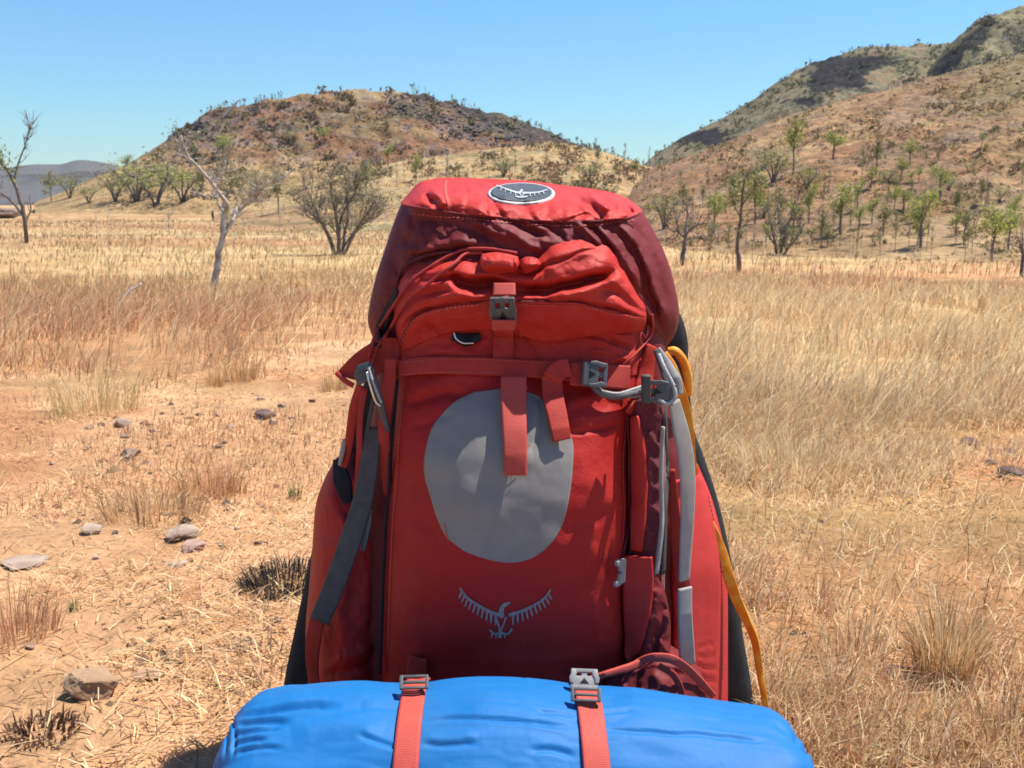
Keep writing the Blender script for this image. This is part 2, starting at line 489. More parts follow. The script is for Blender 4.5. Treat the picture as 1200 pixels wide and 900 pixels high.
def col_spur(V, u, v, k, s):
    n = fbm(V[:, 0] * .09, V[:, 1] * .09, oct=4, seed=s + 11); n2 = fbm(V[:, 0] * .4, V[:, 1] * .4, oct=4, seed=s + 12)
    c = np.tile(E_STRAW, (len(V), 1)) * 1.0
    c = mixc(c, sstep(-.1, .5, n) * .55, E_RED * 1.25)
    c = mixc(c, sstep(.1, .6, n2) * .5, E_GREY)
    c = mixc(c, sstep(.2, .7, fbm(V[:, 0] * .13, V[:, 1] * .13, oct=3, seed=s + 15)) * .4, E_GREEN)
    return c * (1 + .22 * n2)[:, None]

def col_right(V, u, v, k, s):
    n = fbm(V[:, 0] * .06, V[:, 1] * .06, oct=4, seed=s + 11); n2 = fbm(V[:, 0] * .3, V[:, 1] * .3, oct=4, seed=s + 12)
    c = np.tile(np.array((.23, .122, .058)), (len(V), 1))
    c = mixc(c, sstep(-.1, .5, n) * .5, E_STRAW)
    c = mixc(c, sstep(.05, .55, n2) * .55, np.array((.15, .10, .07)))
    c = mixc(c, sstep(.1, .6, fbm(V[:, 0] * .1, V[:, 1] * .1, oct=3, seed=s + 15)) * .35, E_GREY * .8)
    c = mixc(c, sstep(1010, 1180, u + 50 * n) * (1 - sstep(100, 165, v + 20 * n)) * .5, E_GREEN * 1.25)
    c = mixc(c, (1 - sstep(.0, .10, k)) * .55, E_STRAW * 1.05)
    return c * (1 + .25 * n2)[:, None]

def col_mesa(V, u, v, k, s):
    n = fbm(V[:, 0] * .02, V[:, 1] * .02, oct=4, seed=s + 11); n2 = fbm(V[:, 0] * .12, V[:, 1] * .12, oct=4, seed=s + 12)
    c = np.tile(np.array((.15, .13, .075)), (len(V), 1))
    c = mixc(c, sstep(-.1, .5, n) * .5, E_GREEN * 1.1)
    c = mixc(c, sstep(.1, .6, n2) * .5, E_RED * .9)
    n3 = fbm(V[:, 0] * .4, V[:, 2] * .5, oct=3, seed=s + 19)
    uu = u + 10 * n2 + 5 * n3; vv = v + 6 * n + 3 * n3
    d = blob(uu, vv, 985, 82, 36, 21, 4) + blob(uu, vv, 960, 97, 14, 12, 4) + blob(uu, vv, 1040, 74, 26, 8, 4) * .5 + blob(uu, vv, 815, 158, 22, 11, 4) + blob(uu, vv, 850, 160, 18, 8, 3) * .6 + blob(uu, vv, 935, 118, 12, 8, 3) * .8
    c = mixc(c, sstep(.3, .55, d) * .97, np.array((.014, .012, .014)))  # cliff shade painted into the rock colour as near-black; the slope stays smooth
    return c * (1 + .25 * n2)[:, None]

def col_mesa2(V, u, v, k, s):
    n = fbm(V[:, 0] * .02, V[:, 1] * .02, oct=4, seed=s + 11); n2 = fbm(V[:, 0] * .12, V[:, 1] * .12, oct=4, seed=s + 12)
    c = np.tile(np.array((.16, .135, .07)), (len(V), 1))
    c = mixc(c, sstep(-.1, .5, n) * .5, E_GREEN * 1.2)
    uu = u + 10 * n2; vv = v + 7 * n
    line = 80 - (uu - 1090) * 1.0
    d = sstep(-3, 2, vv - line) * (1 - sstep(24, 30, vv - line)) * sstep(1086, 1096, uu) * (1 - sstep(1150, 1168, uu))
    c = mixc(c, d * .95, np.array((.013, .011, .013)))  # near-black here carries the shade of the cliff's steep faces
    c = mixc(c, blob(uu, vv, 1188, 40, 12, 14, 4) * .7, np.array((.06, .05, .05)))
    return c * (1 + .22 * n2)[:, None]

def col_far(V, u, v, k, s):
    n = fbm(V[:, 0] * .006, V[:, 1] * .006, oct=4, seed=s + 11)
    c = np.tile(np.array((.10, .095, .09)), (len(V), 1))
    c = mixc(c, sstep(-.2, .4, n), np.array((.06, .05, .048)))
    return c

B_LEFT = hill("hill", "rounded red-brown hill with dark rocks on its right shoulder, left of centre",
     [(40, 238), (100, 214), (150, 191), (185, 170), (210, 152), (232, 138), (262, 126), (300, 119), (340, 114), (385, 109), (430, 106), (475, 107), (515, 117), (560, 129), (610, 142), (645, 155), (690, 173), (730, 188), (790, 208), (860, 232), (940, 250)],
     230, 350, col_left, .034, nu=420, nf=170, seed=1, prof=1.05)
B_SPUR = hill("hill", "low straw-coloured spur in front of the rounded hill",
     [(250, 243), (330, 226), (400, 208), (440, 193), (500, 184), (555, 177), (600, 172), (655, 169), (705, 178), (745, 190), (800, 205), (900, 235), (1000, 252)],
     95, 200, col_spur, .022, seed=2, prof=1.0)
B_RIGHT = hill("hill", "red-brown stony slope dotted with green trees on the right",
     [(690, 262), (720, 232), (752, 203), (785, 190), (820, 178), (860, 163), (905, 143), (950, 129), (1000, 115), (1050, 100), (1100, 88), (1150, 76), (1200, 64), (1300, 42), (1420, 25), (1600, 10), (1900, 5)],
     [(690, 70), (800, 46), (900, 40), (1200, 36), (1900, 34)], [(690, 150), (760, 190), (1200, 240), (1900, 240)], col_right, .020, nu=420, nf=190, seed=3, prof=1.0)
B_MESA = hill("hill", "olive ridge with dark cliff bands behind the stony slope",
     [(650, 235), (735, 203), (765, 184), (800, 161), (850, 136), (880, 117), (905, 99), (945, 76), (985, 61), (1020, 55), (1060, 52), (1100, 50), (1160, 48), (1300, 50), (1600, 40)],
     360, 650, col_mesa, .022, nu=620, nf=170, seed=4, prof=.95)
B_MESA2 = hill("hill", "highest flat-topped peak with a dark cliff at the right edge",
     [(1030, 130), (1070, 104), (1090, 82), (1104, 64), (1120, 46), (1143, 25), (1168, 15), (1200, 9), (1300, 0), (1450, -5), (1700, 8)],
     330, 560, col_mesa2, .020, nu=460, nf=170, seed=5, prof=.95)
B_FAR = hill("hill", "low bluish hills far away at the left horizon",
     [(-700, 200), (-300, 195), (-100, 197), (0, 196), (40, 192), (70, 192), (95, 187), (130, 192), (160, 199), (230, 203), (400, 215), (600, 220), (900, 222)],
     1300, 1900, col_far, .02, nu=300, nf=60, seed=6)

HILLS = [B_LEFT, B_SPUR, B_RIGHT, B_MESA, B_MESA2]
def on_land(u, v, trees=None):
    """Nearest land point (plain or hill) seen at a photo pixel."""
    o = Vector((0, 0, CAM_H)); d = Vector(P(u, v, 10.0)) - o
    d.normalize()
    best = None
    for t in (trees or HILLS):
        h = t.ray_cast(o, d)
        if h[0] is not None and (best is None or h[3] < best[1]): best = (h[0], h[3])
    if trees is None:
        Y = np.geomspace(1.0, 400, 900)
        p = P(u, v, Y); below = p[:, 2] < zground(p[:, 0], p[:, 1])
        if below.any():
            i = int(np.argmax(below)); g = Vector(p[i])
            if best is None or (g - o).length < best[1]: best = (g, (g - o).length)
    return best[0] if best else None
# ================================================================= GRASS AND LITTER
rs = np.random.default_rng(7)
G_PALE = np.array((0.8, 0.635, 0.378)); G_STRAW = np.array((0.63, 0.405, 0.215)); G_GOLD = np.array((0.56, 0.335, 0.135)); G_RED = np.array((0.51, 0.275, 0.15)); G_BROWN = np.array((0.288, 0.188, 0.112)); G_GREEN = np.array((0.208, 0.192, 0.064))

def blade_mesh(name, base, h, w, lean_az, lean, col, curve=0.5):
    """Bent tapering blades, five corners each: a quad below and a triangle above."""
    n = len(base)
    d = np.stack([np.sin(lean_az), np.cos(lean_az), np.zeros(n)], -1)
    sa = rs.uniform(0, 2 * PI, n)
    side = np.stack([np.cos(sa), np.sin(sa), np.zeros(n)], -1) * w[:, None] * .5
    up = np.array((0, 0, 1.0))
    l1 = lean * (1 - curve); l2 = lean * (1 + curve * .8)
    mid = base + (h * .5)[:, None] * (np.sin(l1)[:, None] * d + np.cos(l1)[:, None] * up)
    tip = mid + (h * .5)[:, None] * (np.sin(l2)[:, None] * d + np.cos(l2)[:, None] * up)
    lo = base - up * (.01 + .04 * h)[:, None]
    V = np.stack([lo - side, lo + side, mid - side * .75, mid + side * .75, tip], 1).reshape(-1, 3)
    o = np.arange(n)[:, None] * 5
    loops = (np.array([[0, 1, 3, 2, 2, 3, 4]]) + o).ravel()
    counts = np.tile([4, 3], n)
    c = np.repeat(col, 5, axis=0)
    return raw_mesh(name, V, loops, counts, M['straw'], True, c)

def pick(n, weights, cols):
    """Random colours for n blades from per-blade weights (n, k)."""
    w = np.cumsum(weights, 1); w = w / w[:, -1:]
    i = (rs.random(n)[:, None] > w).sum(1)
    c = np.asarray(cols)[np.minimum(i, len(cols) - 1)]
    return np.clip(c * rs.uniform(.72, 1.22, (n, 1)) * rs.uniform(.94, 1.06, (n, 3)), .01, .95)

def clear_of_pack(x, y):
    return ~((np.abs(x - .01) < .36) & (y > .8) & (y < 1.62))

def scatter(n, r0, r1, a, th0=-46, th1=46):
    """Ground points whose density falls as r**-a."""
    e = 2 - a
    t = rs.random(n)
    r = (r0 ** e + t * (r1 ** e - r0 ** e)) ** (1 / e)
    th = R(1) * rs.uniform(th0, th1, n)
    return r * np.sin(th), r * np.cos(th), r

def field(name, label, n, r0, r1, a, tall=1.0, only_right=False, short=None):
    x, y, r = scatter(n, r0, r1, a, 8 if only_right else -46, 46)
    u, v, sand, redtall, pale, redmat, redstrip, bare, n1, n2, n3 = zones(x, y)
    dens = np.clip(.45 + .95 * n1 + .65 * n3, .04, 1)          # clumps and gaps
    dens = dens * (1 - sand) + sand * np.clip(n1 * 1.2 - .05, 0, .6)
    dens = dens * (1 - .85 * bare)
    dens = dens * (1 - .35 * redtall)
    dens = np.where(sstep(300, 420, u) * (1 - sstep(420, 470, u)) * sstep(330, 350, v) > .5, dens * .6, dens)
    keep = (rs.random(n) < dens) & clear_of_pack(x, y)
    x, y, r = x[keep], y[keep], r[keep]
    u, v, sand, redtall, pale, redmat, redstrip, bare, n1, n2, n3 = [q[keep] for q in (u, v, sand, redtall, pale, redmat, redstrip, bare, n1, n2, n3)]
    m = len(x)
    right = sstep(600, 800, u)
    # height: tall straw in the middle distance, short and matted near the camera
    near = sstep(1.5, 4.6, r + .9 * n2 + .6 * n1) if short is None else 0 * r
    hp = (.10 + .17 * near) * (1 + .45 * n2 + .35 * n3)
    h = hp if short is None else np.full(m, short)
    h = h * (1 - redtall) + redtall * (.25 + .16 * n1 + .14 * n3)
    h = h * (1 - sand) + sand * .055
    h = h * (1 - right * (1 - near) * .25)
    h = np.clip(h, .025, .6) * rs.uniform(.45, 1.25, m) * tall
    w = np.maximum(rs.uniform(.0014, .0030, m), .00085 * r * rs.uniform(.55, 1.25, m))
    wts = np.stack([pale * (.55 + .3 * n2 + .45 * right), pale * .6 + .12 + .35 * redtall, pale * .18 * (1 + n1) + .02, redtall * np.clip(.45 + 1.0 * n2 + .9 * n3, .08, 1.8) + redmat * .8 + redstrip * 2.0 + sand * .5 + .05, .10 + .05 * redtall, .015 + .05 * np.clip(n1 - .3, 0, 1)], 1)
    col = pick(m, np.clip(wts, .001, None), [G_PALE, G_STRAW, G_GOLD, G_RED, G_BROWN, G_GREEN])
    col = col * (1 - .22 * sstep(16, 40, r))[:, None]
    az = np.where(rs.random(m) < .42, R(82) + rs.normal(0, .7, m), rs.uniform(0, 2 * PI, m))
    lean = np.abs(rs.normal(.68, .42, m)) + (1 - near) * rs.uniform(0, .6, m)
    z = zground(x, y)
    me = blade_mesh(name, np.stack([x, y, z], -1), h, w, az, np.clip(lean, 0, 1.45), col)
    return tag(link(name, me), label, kind='stuff')

field("dry_grass", "dry straw-coloured and reddish grass covering the plain", 285000, 1.35, 26, 1.35)
field("matted_grass", "short matted straw and red-brown grass on the near right", 200000, 1.3, 5.2, 1.1, 1.15, True, .115)
field("distant_grass", "pale dry grass of the far plain below the hills", 95000, 24, 150, 1.1, tall=1.25)

def litter():
    n = 250000
    x, y, r = scatter(n, 1.25, 7.5, 1.45)
    u, v, sand, redtall, pale, redmat, redstrip, bare, n1, n2, n3 = zones(x, y)
    keep = (rs.random(n) < np.clip(  .55 + .6 * n3 + .4 * n1 - .33 * sand, .09, 1)) & ~((np.abs(x) < .34) & (y < 1.5) & (y > .8))
    x, y, r, sand, redmat, n1 = x[keep], y[keep], r[keep], sand[keep], redmat[keep], n1[keep]
    m = len(x)
    L = rs.uniform(.010, .052, m) * rs.choice([1, 1, 1, 1, 2.2], m); w = np.maximum(rs.uniform(.0011, .0026, m), .0007 * r)
    a = rs.uniform(0, 2 * PI, m); pit = np.abs(rs.normal(0, .20, m))
    d = np.stack([np.cos(a) * np.cos(pit), np.sin(a) * np.cos(pit), np.sin(pit)], -1)
    s = np.stack([-np.sin(a), np.cos(a), np.zeros(m)], -1) * w[:, None] * .5
    base = np.stack([x, y, zground(x, y) + rs.uniform(.001, .008, m)], -1)
    mid = base + d * (L * .5)[:, None] + np.array((0, 0, 1.0)) * (L * rs.uniform(0, .10, m))[:, None] + s * rs.normal(0, 2, (m, 1))
    tip = base + d * L[:, None]
    V = np.stack([base - s, base + s, mid - s, mid + s, tip], 1).reshape(-1, 3)
    loops = (np.array([[0, 1, 3, 2, 2, 3, 4]]) + np.arange(m)[:, None] * 5).ravel()
    wts = np.stack([np.full(m, .30), np.full(m, .60), np.full(m, .10), .30 + .35 * redmat, .22 + 0 * x], 1)
    c = pick(m, wts, [G_PALE, G_STRAW * 1.05, G_GOLD, G_RED * 1.1, G_BROWN * .8])
    me = raw_mesh("straw_litter", V, loops, np.tile([4, 3], m), M['straw'], True, np.repeat(c, 5, axis=0))
    tag(link("straw_litter", me), "short broken straw lying flat on the sandy ground", kind='stuff')
    # crumbs of earth and tiny dead leaves
    n = 22000
    x, y, r = scatter(n, 1.25, 8, 1.5)
    ok = fbm(x * 1.7, y * 1.7, oct=2, seed=77) + .5 * rs.random(n) > .25
    x, y = x[ok], y[ok]; m = len(x)
    sz = rs.lognormal(-5.35, .5, m)
    q = np.array([[1, 0, 0], [0, 1, 0], [-1, 0, 0], [0, -1, 0], [0, 0, 1.0]])
    a = rs.uniform(0, 2 * PI, m); ca, sa = np.cos(a), np.sin(a)
    V = q[None] * (rs.uniform(.6, 1.3, (m, 5, 1)) * np.array((1, 1, .8))) * sz[:, None, None]
    V = np.stack([V[..., 0] * ca[:, None] - V[..., 1] * sa[:, None], V[..., 0] * sa[:, None] + V[..., 1] * ca[:, None], V[..., 2]], -1)
    V = V + np.stack([x, y, zground(x, y) - .001], -1)[:, None]
    loops = (np.array([[0, 1, 4, 1, 2, 4, 2, 3, 4, 3, 0, 4]]) + np.arange(m)[:, None] * 5).ravel()
    c = pick(m, np.tile([.35, .35, .2, .1], (m, 1)), [np.array((.17, .10, .065)), np.array((.30, .18, .10)), np.array((.42, .29, .18)), np.array((.09, .06, .045))])
    me = raw_mesh("gravel", V.reshape(-1, 3), loops, np.full(m * 4, 3), M['leaf'], False, np.repeat(c, 5, axis=0))
    tag(link("gravel", me), "earth crumbs and grit strewn over the sandy clearing", kind='stuff')
litter()

def stalks():
    """Long pale seed stalks leaning over the field, one mass."""
    n = 18000
    x, y, r = scatter(n, 1.9, 16, 1.25)
    u, v, sand, redtall, pale, redmat, redstrip, bare, n1, n2, n3 = zones(x, y)
    keep = (rs.random(n) < np.clip(.5 + .8 * n1, .05, 1) * (1 - sand) * (1 - bare)) & clear_of_pack(x, y) & ((r > 2.6) | (u > 820))
    x, y, r, n1 = x[keep], y[keep], r[keep], n1[keep]
    m = len(x)
    h = rs.uniform(.25, .62, m) * (.55 + .45 * sstep(2, 5, r))
    w = np.maximum(.0022, .0008 * r) * rs.uniform(.8, 1.3, m)
    col = pick(m, np.tile([.8, .3, .1], (m, 1)), [G_PALE * 1.08, G_STRAW * 1.15, G_RED * 1.2])
    az = R(84) + rs.normal(0, .5, m)
    me = blade_mesh("straw_stalks", np.stack([x, y, zground(x, y)], -1), h, w, az, np.clip(rs.normal(.8, .3, m), .05, 1.4), col, .25)
    tag(link("straw_stalks", me), "long pale seed stalks leaning to the right above the grass", kind='stuff')
stalks()

def tuft(u, v, n, h, spread, cols, wts, label, name="grass_tuft", lean=.35, w=.0022, group=None, cat="grass tuft"):
    g = on_ground(u, v)
    a = rs.uniform(0, 2 * PI, n); rr = spread * np.sqrt(rs.random(n))
    x = g.x + rr * np.cos(a); y = g.y + rr * np.sin(a)
    col = pick(n, np.tile(wts, (n, 1)), cols)
    ln = np.clip(np.abs(rs.normal(lean, lean * .5, n)) * (.4 + rr / spread), 0, 1.45)
    me = blade_mesh(name, np.stack([x, y, zground(x, y)], -1) - np.array(g), h * rs.uniform(.4, 1.1, n), np.full(n, w) * rs.uniform(.7, 1.3, n), PI / 2 - a + rs.normal(0, .4, n), ln, col)
    return tag(link(name, me, loc=g), label, cat, group)

tuft(1105, 800, 520, .17, .045, [G_GOLD, G_STRAW, G_PALE], [.5, .4, .2], "dense golden grass tuft with dark base near the lower right", lean=.3)
tuft(1000, 775, 170, .12, .05, [G_STRAW, G_PALE, G_RED], [.5, .3, .2], "thin brownish grass tuft left of the golden tuft", lean=.45)
tuft(335, 690, 520, .075, .085, [np.array((.045, .035, .03)), np.array((.10, .075, .055))], [.7, .3], "charred black grass clump beside the pack's left side", lean=1.15, w=.003)
tuft(252, 452, 170, .14, .06, [G_GOLD, G_STRAW], [.6, .4], "small golden grass tuft standing alone at the edge of the clearing", lean=.3)
tuft(282, 446, 220, .20, .09, [G_GOLD, G_RED, G_STRAW], [.5, .3, .2], "orange-yellow grass tuft behind the small golden one", lean=.35)
tuft(392, 458, 170, .14, .08, [G_GOLD, G_STRAW, G_GREEN], [.5, .3, .2], "yellowish grass tuft just left of the red strap wing", lean=.4)
tuft(115, 485, 420, .30, .22, [np.array((.50, .42, .14)), G_STRAW, G_PALE], [.5, .3, .3], "broad greenish-yellow grass clump at the left of the clearing", lean=.55)
tuft(248, 580, 420, .12, .10, [G_RED * 1.15, np.array((.42, .20, .07)), G_STRAW], [.6, .4, .2], "rusty red grass clump in the middle of the clearing", lean=.6)
tuft(180, 608, 420, .13, .13, [G_STRAW, G_BROWN, G_GOLD], [.5, .35, .2], "sparse brown grass clump left of the rusty one", lean=.7)
tuft(345, 585, 46, .065, .018, [np.array((.12, .20, .05)), np.array((.22, .26, .09))], [.6, .4], "tiny green sprout beside the pack's left side", name="sprout", lean=.3, cat="plant")
tuft(88, 715, 22, .03, .012, [np.array((.12, .19, .06))], [1], "very small green sprout low in the clearing", name="sprout", lean=.3, cat="plant")
tuft(15, 745, 260, .12, .08, [G_RED * 1.1, G_STRAW], [.6, .4], "reddish grass tuft cut by the left edge of the picture", lean=.5)
tuft(1190, 900, 200, .13, .07, [G_GOLD, G_STRAW, G_BROWN], [.4, .4, .2], "brown grass tuft in the lower right corner", lean=.4)
tuft(930, 560, 500, .22, .16, [G_PALE, G_STRAW, G_GOLD], [.5, .4, .3], "pale arching grass tuft right of the orange strap", lean=.8)
tuft(50, 860, 150, .035, .05, [np.array((.10, .055, .035)), np.array((.16, .08, .045))], [.6, .4], "dark brown dead clump at the lower left", lean=1.1, w=.004)

# ---------------------------------------------------------------- stones
def stone(u, v, w, label, mt, squash=.6, seed=0, flat=0, rot=0.0, sink=.25, depth=1.0, group=None, name="stone"):
    """w = width in photo pixels; an angular boulder: noise-cut icosphere with planed facets."""
    g = on_ground(u, v)
    zc = g.y * CP - (g.z - CAM_H) * SP
    s = w / F * zc / 2
    bm = bmesh.new()
    bmesh.ops.create_icosphere(bm, subdivisions=4 if w > 25 else 3, radius=1)
    rr = random.Random(seed)
    planes = [(Vector((rr.gauss(0, 1), rr.gauss(0, 1), rr.gauss(0, .8))).normalized(), rr.uniform(.55, .86)) for _ in range(13)]
    if flat: planes.append((Vector((.1, -.25, 1)).normalized(), flat))
    for p in bm.verts:
        c = p.co.copy()
        for n_, d_ in planes:
            q = c.dot(n_) - d_
            if q > 0: c -= n_ * q
        p.co = c
    co = np.array([p.co[:] for p in bm.verts])
    dn = .06 * fbm(co[:, 0] * 1.8 + seed, co[:, 1] * 1.8, co[:, 2] * 1.8, 3, seed) + .022 * fbm(co[:, 0] * 7, co[:, 1] * 7, co[:, 2] * 7 + seed, 3, seed + 2)
    for p, d_ in zip(bm.verts, dn): p.co += p.co.normalized() * float(d_)
    bmesh.ops.scale(bm, vec=(s, s * depth, s * squash), verts=bm.verts)
    bmesh.ops.rotate(bm, cent=(0, 0, 0), matrix=Matrix.Rotation(rot, 3, 'Z'), verts=bm.verts)
    me = bpy.data.meshes.new(name); bm.to_mesh(me); bm.free()
    for f in me.polygons: f.use_smooth = False
    me.materials.append(M[mt])
    o = link(name, me, loc=(g.x, g.y + s * depth * .6, g.z + s * squash * (.86 - sink * 2)))
    return tag(o, label, "stone", group)

stone(103, 822, 70, "largest tan stone with a flat pale top, lower left", 'rock_tan', .66, 3, .62, .3, .2)
stone(309, 491, 33, "dark wedge-shaped stone in the clearing beside a small pink one", 'rock_dark', .42, 5, .7, .2, .2)
stone(320, 499, 14, "small pink stone in front of the dark wedge-shaped stone", 'rock_pink', .75, 8, 0, .1, .2)
stone(150, 536, 27, "purplish brown domed stone alone in the clearing", 'rock_brown', .55, 11, .8, 0, .25)
stone(142, 502, 23, "rounded grey-pink stone at the foot of the yellow grass clump", 'rock_grey', .7, 14, 0, .4, .25)
stone(104, 626, 32, "whitish stone lying at left in the clearing", 'rock_grey', .45, 17, .6, .2, .25)
stone(208, 634, 40, "pale grey stone at the foot of the brown grass clump", 'rock_grey', .62, 21, .7, .5, .25)
stone(222, 648, 36, "pinkish stone with a dark hollow touching the pale grey stone", 'rock_pink', .45, 24, .6, .1, .25)
stone(205, 664, 26, "flat grey stone slab sunk in the sand below two stones", 'rock_grey', .22, 27, .5, .1, .3)
stone(284, 764, 40, "tan stone with a brown hollow near the blue roll", 'rock_tan', .42, 31, .55, .2, .3)
stone(166, 800, 38, "low tan stone just right of the largest stone", 'rock_tan', .4, 34, .55, .2, .35)
stone(20, 668, 60, "flat pale stone cut by the left edge of the picture", 'rock_grey', .2, 37, .5, .1, .3)
stone(1002, 810, 64, "long tan clod in the grass left of the golden tuft", 'rock_tan', .4, 41, .6, .2, .3)
stone(1055, 800, 52, "rough brown clod at the foot of the golden tuft", 'rock_brown', .4, 44, .6, .4, .3)
stone(1140, 524, 24, "dark stone at the upper edge of the bare red patch", 'rock_dark', .6, 47, .8, .2, .25)
stone(1186, 534, 28, "larger dark stone in the bare red patch at right", 'rock_dark', .5, 51, .7, .1, .25)
stone(1163, 545, 20, "flat dark stone left of the larger dark stone", 'rock_dark', .35, 54, .6, .3, .25)
stone(1192, 557, 34, "lowest dark flat stone of the bare red patch", 'rock_dark', .35, 57, .6, .1, .25)
stone(874, 446, 22, "brown stone half hidden in pale grass right of the pack", 'rock_brown', .7, 61, 0, .1, .2)
stone(920, 704, 18, "white stone chip in the grass at the right", 'rock_grey', .6, 64, 0, .1, .2)
stone(6, 256, 36, "reddish boulder on the plain at the left edge", 'rock_brown', .5, 67, .7, .1, .15)
stone(160, 244, 30, "pale tan boulder on the far plain below green bushes", 'rock_tan', .5, 69, .7, .1, .2)
k = 0
for (u, v, w) in ((168, 498, 12), (178, 507, 10), (222, 492, 12), (232, 488, 9), (255, 489, 8), (104, 504, 12), (118, 500, 9), (270, 504, 14), (256, 526, 12), (262, 521, 9), (198, 523, 7), (145, 514, 13), (174, 500, 9), (60, 545, 10), (100, 529, 8), (134, 627, 10), (277, 622, 8), (258, 640, 10), (302, 640, 12), (305, 470, 10), (330, 478, 12), (365, 472, 9), (340, 492, 9), (235, 667, 10), (222, 660, 9), (110, 658, 10), (35, 762, 14), (180, 790, 12), (207, 795, 9), (270, 780, 8), (1110, 535, 8), (1128, 545, 9), (1150, 534, 10), (1175, 560, 9), (1100, 520, 8), (1115, 560, 8)):
    k += 1
    stone(u, v, w, "small " + ("brown", "dark", "pinkish")[k % 3] + " pebble lying loose on the bare ground", ('rock_brown', 'rock_dark', 'rock_pink')[k % 3], .6, 100 + k, .8, k * .7, .25, group="small pebbles on the bare ground", name="pebble")
# ================================================================= TREES
class Tree:
    """Collects branches (tubes) and leaf faces of one tree, in coordinates relative to its foot."""
    def __init__(s, seed): s.br = MB(); s.rng = random.Random(seed); s.leaf = []; s.np = np.random.default_rng(seed)
    def branch(s, pts, r0, r1, n=6):
        p = smooth_path(pts, max(4, len(pts) * 3))
        t = np.linspace(0, 1, len(p))
        p = p + s.np.normal(0, 1, p.shape) * (r0 * .14) * (t * (1 - t) * 4)[:, None]
        s.br.tube(p, r0 + (r1 - r0) * t, n)
        return p
    def twigs(s, p, n, length, r, levels=2, start=.35, spread=.9, up=.35, tips=None):
        """Side twigs from a branch path, recursively; collects the twig ends."""
        tips = [] if tips is None else tips
        for i in range(n):
            t = s.rng.uniform(start, 1.0); k = min(int(t * (len(p) - 1)), len(p) - 2)
            a = p[k]; d = p[k + 1] - p[k]; d = d / (np.linalg.norm(d) + 1e-9)
            v = d * .6 + s.np.normal(0, spread * .6, 3) + np.array((0, 0, up)); v /= np.linalg.norm(v)
            L = length * s.rng.uniform(.5, 1.2)
            v2 = v + s.np.normal(0, .3, 3) + np.array((0, 0, up * .4)); v2 /= np.linalg.norm(v2)
            q = np.array([a, a + v * L * .5, a + v * L * .5 + v2 * L * .5])
            s.br.tube(smooth_path(q, 4), np.linspace(r, r * .45, 4), 4 if r > .008 else 3, False)
            if levels > 1: s.twigs(q, max(2, n // 2), length * .6, r * .55, levels - 1, .3, spread, up, tips)
            else: tips.append(q[-1]); tips.append(q[1])
        return tips
    def leaves(s, centres, n, rad, size, cols, flat=.8):
        if not len(centres): return
        c = np.asarray(centres)[s.np.integers(0, len(centres), n)]
        c = c + s.np.normal(0, 1, (n, 3)) * np.array((rad, rad, rad * flat)) * .6
        a = s.np.normal(0, 1, (n, 3)); a /= np.linalg.norm(a, axis=1, keepdims=True)
        b = np.cross(a, s.np.normal(0, 1, (n, 3))); b /= np.linalg.norm(b, axis=1, keepdims=True) + 1e-9
        sz = size * s.np.uniform(.5, 1.3, (n, 1))
        V = np.stack([c - a * sz, c + b * sz * .38, c + a * sz, c - b * sz * .38], 1).reshape(-1, 3)
        k = s.np.integers(0, len(cols), n)
        col = np.asarray(cols)[k] * s.np.uniform(.7, 1.3, (n, 1))
        s.leaf.append((V, np.repeat(col, 4, axis=0)))
    def build(s, name, loc, label, bark, cat="tree", group=None, rot=0.0):
        t = empty(name, loc, label, cat, group); t.rotation_euler = (0, 0, rot)
        if s.br.v: s.br.build("trunk", M[bark], t)
        if s.leaf:
            V = np.vstack([a for a, _ in s.leaf]); c = np.vstack([b for _, b in s.leaf]); n = len(V) // 4
            link("crown", raw_mesh("crown", V, np.arange(4 * n), np.full(n, 4), M['leaf'], False, c), t)
        return t

L_OLIVE = [(0.216, 0.216, 0.096), (0.168, 0.176, 0.08), (0.272, 0.256, 0.128)]
L_GREY = [(0.28, 0.262, 0.165), (0.22, 0.212, 0.135), (0.288, 0.264, 0.168)]
L_GREEN = [(.36, .41, .07), (.27, .33, .055), (.42, .45, .10)]
L_DULL = [(0.25, 0.265, 0.085), (0.19, 0.22, 0.07), (0.31, 0.31, 0.125)]
L_YEL = [(0.336, 0.304, 0.096), (0.256, 0.256, 0.08), (0.352, 0.304, 0.136)]

def px_limbs(u0, v0, Y=None):
    """Foot of a tree on the land, and a function from photo pixels to points beside its trunk."""
    g = on_land(u0, v0) if Y is None else on_ground(u0, v0)
    def at(u, v, dy=0.0): return np.array(P(u, v, g.y + dy)) - np.array(g)
    return g, at

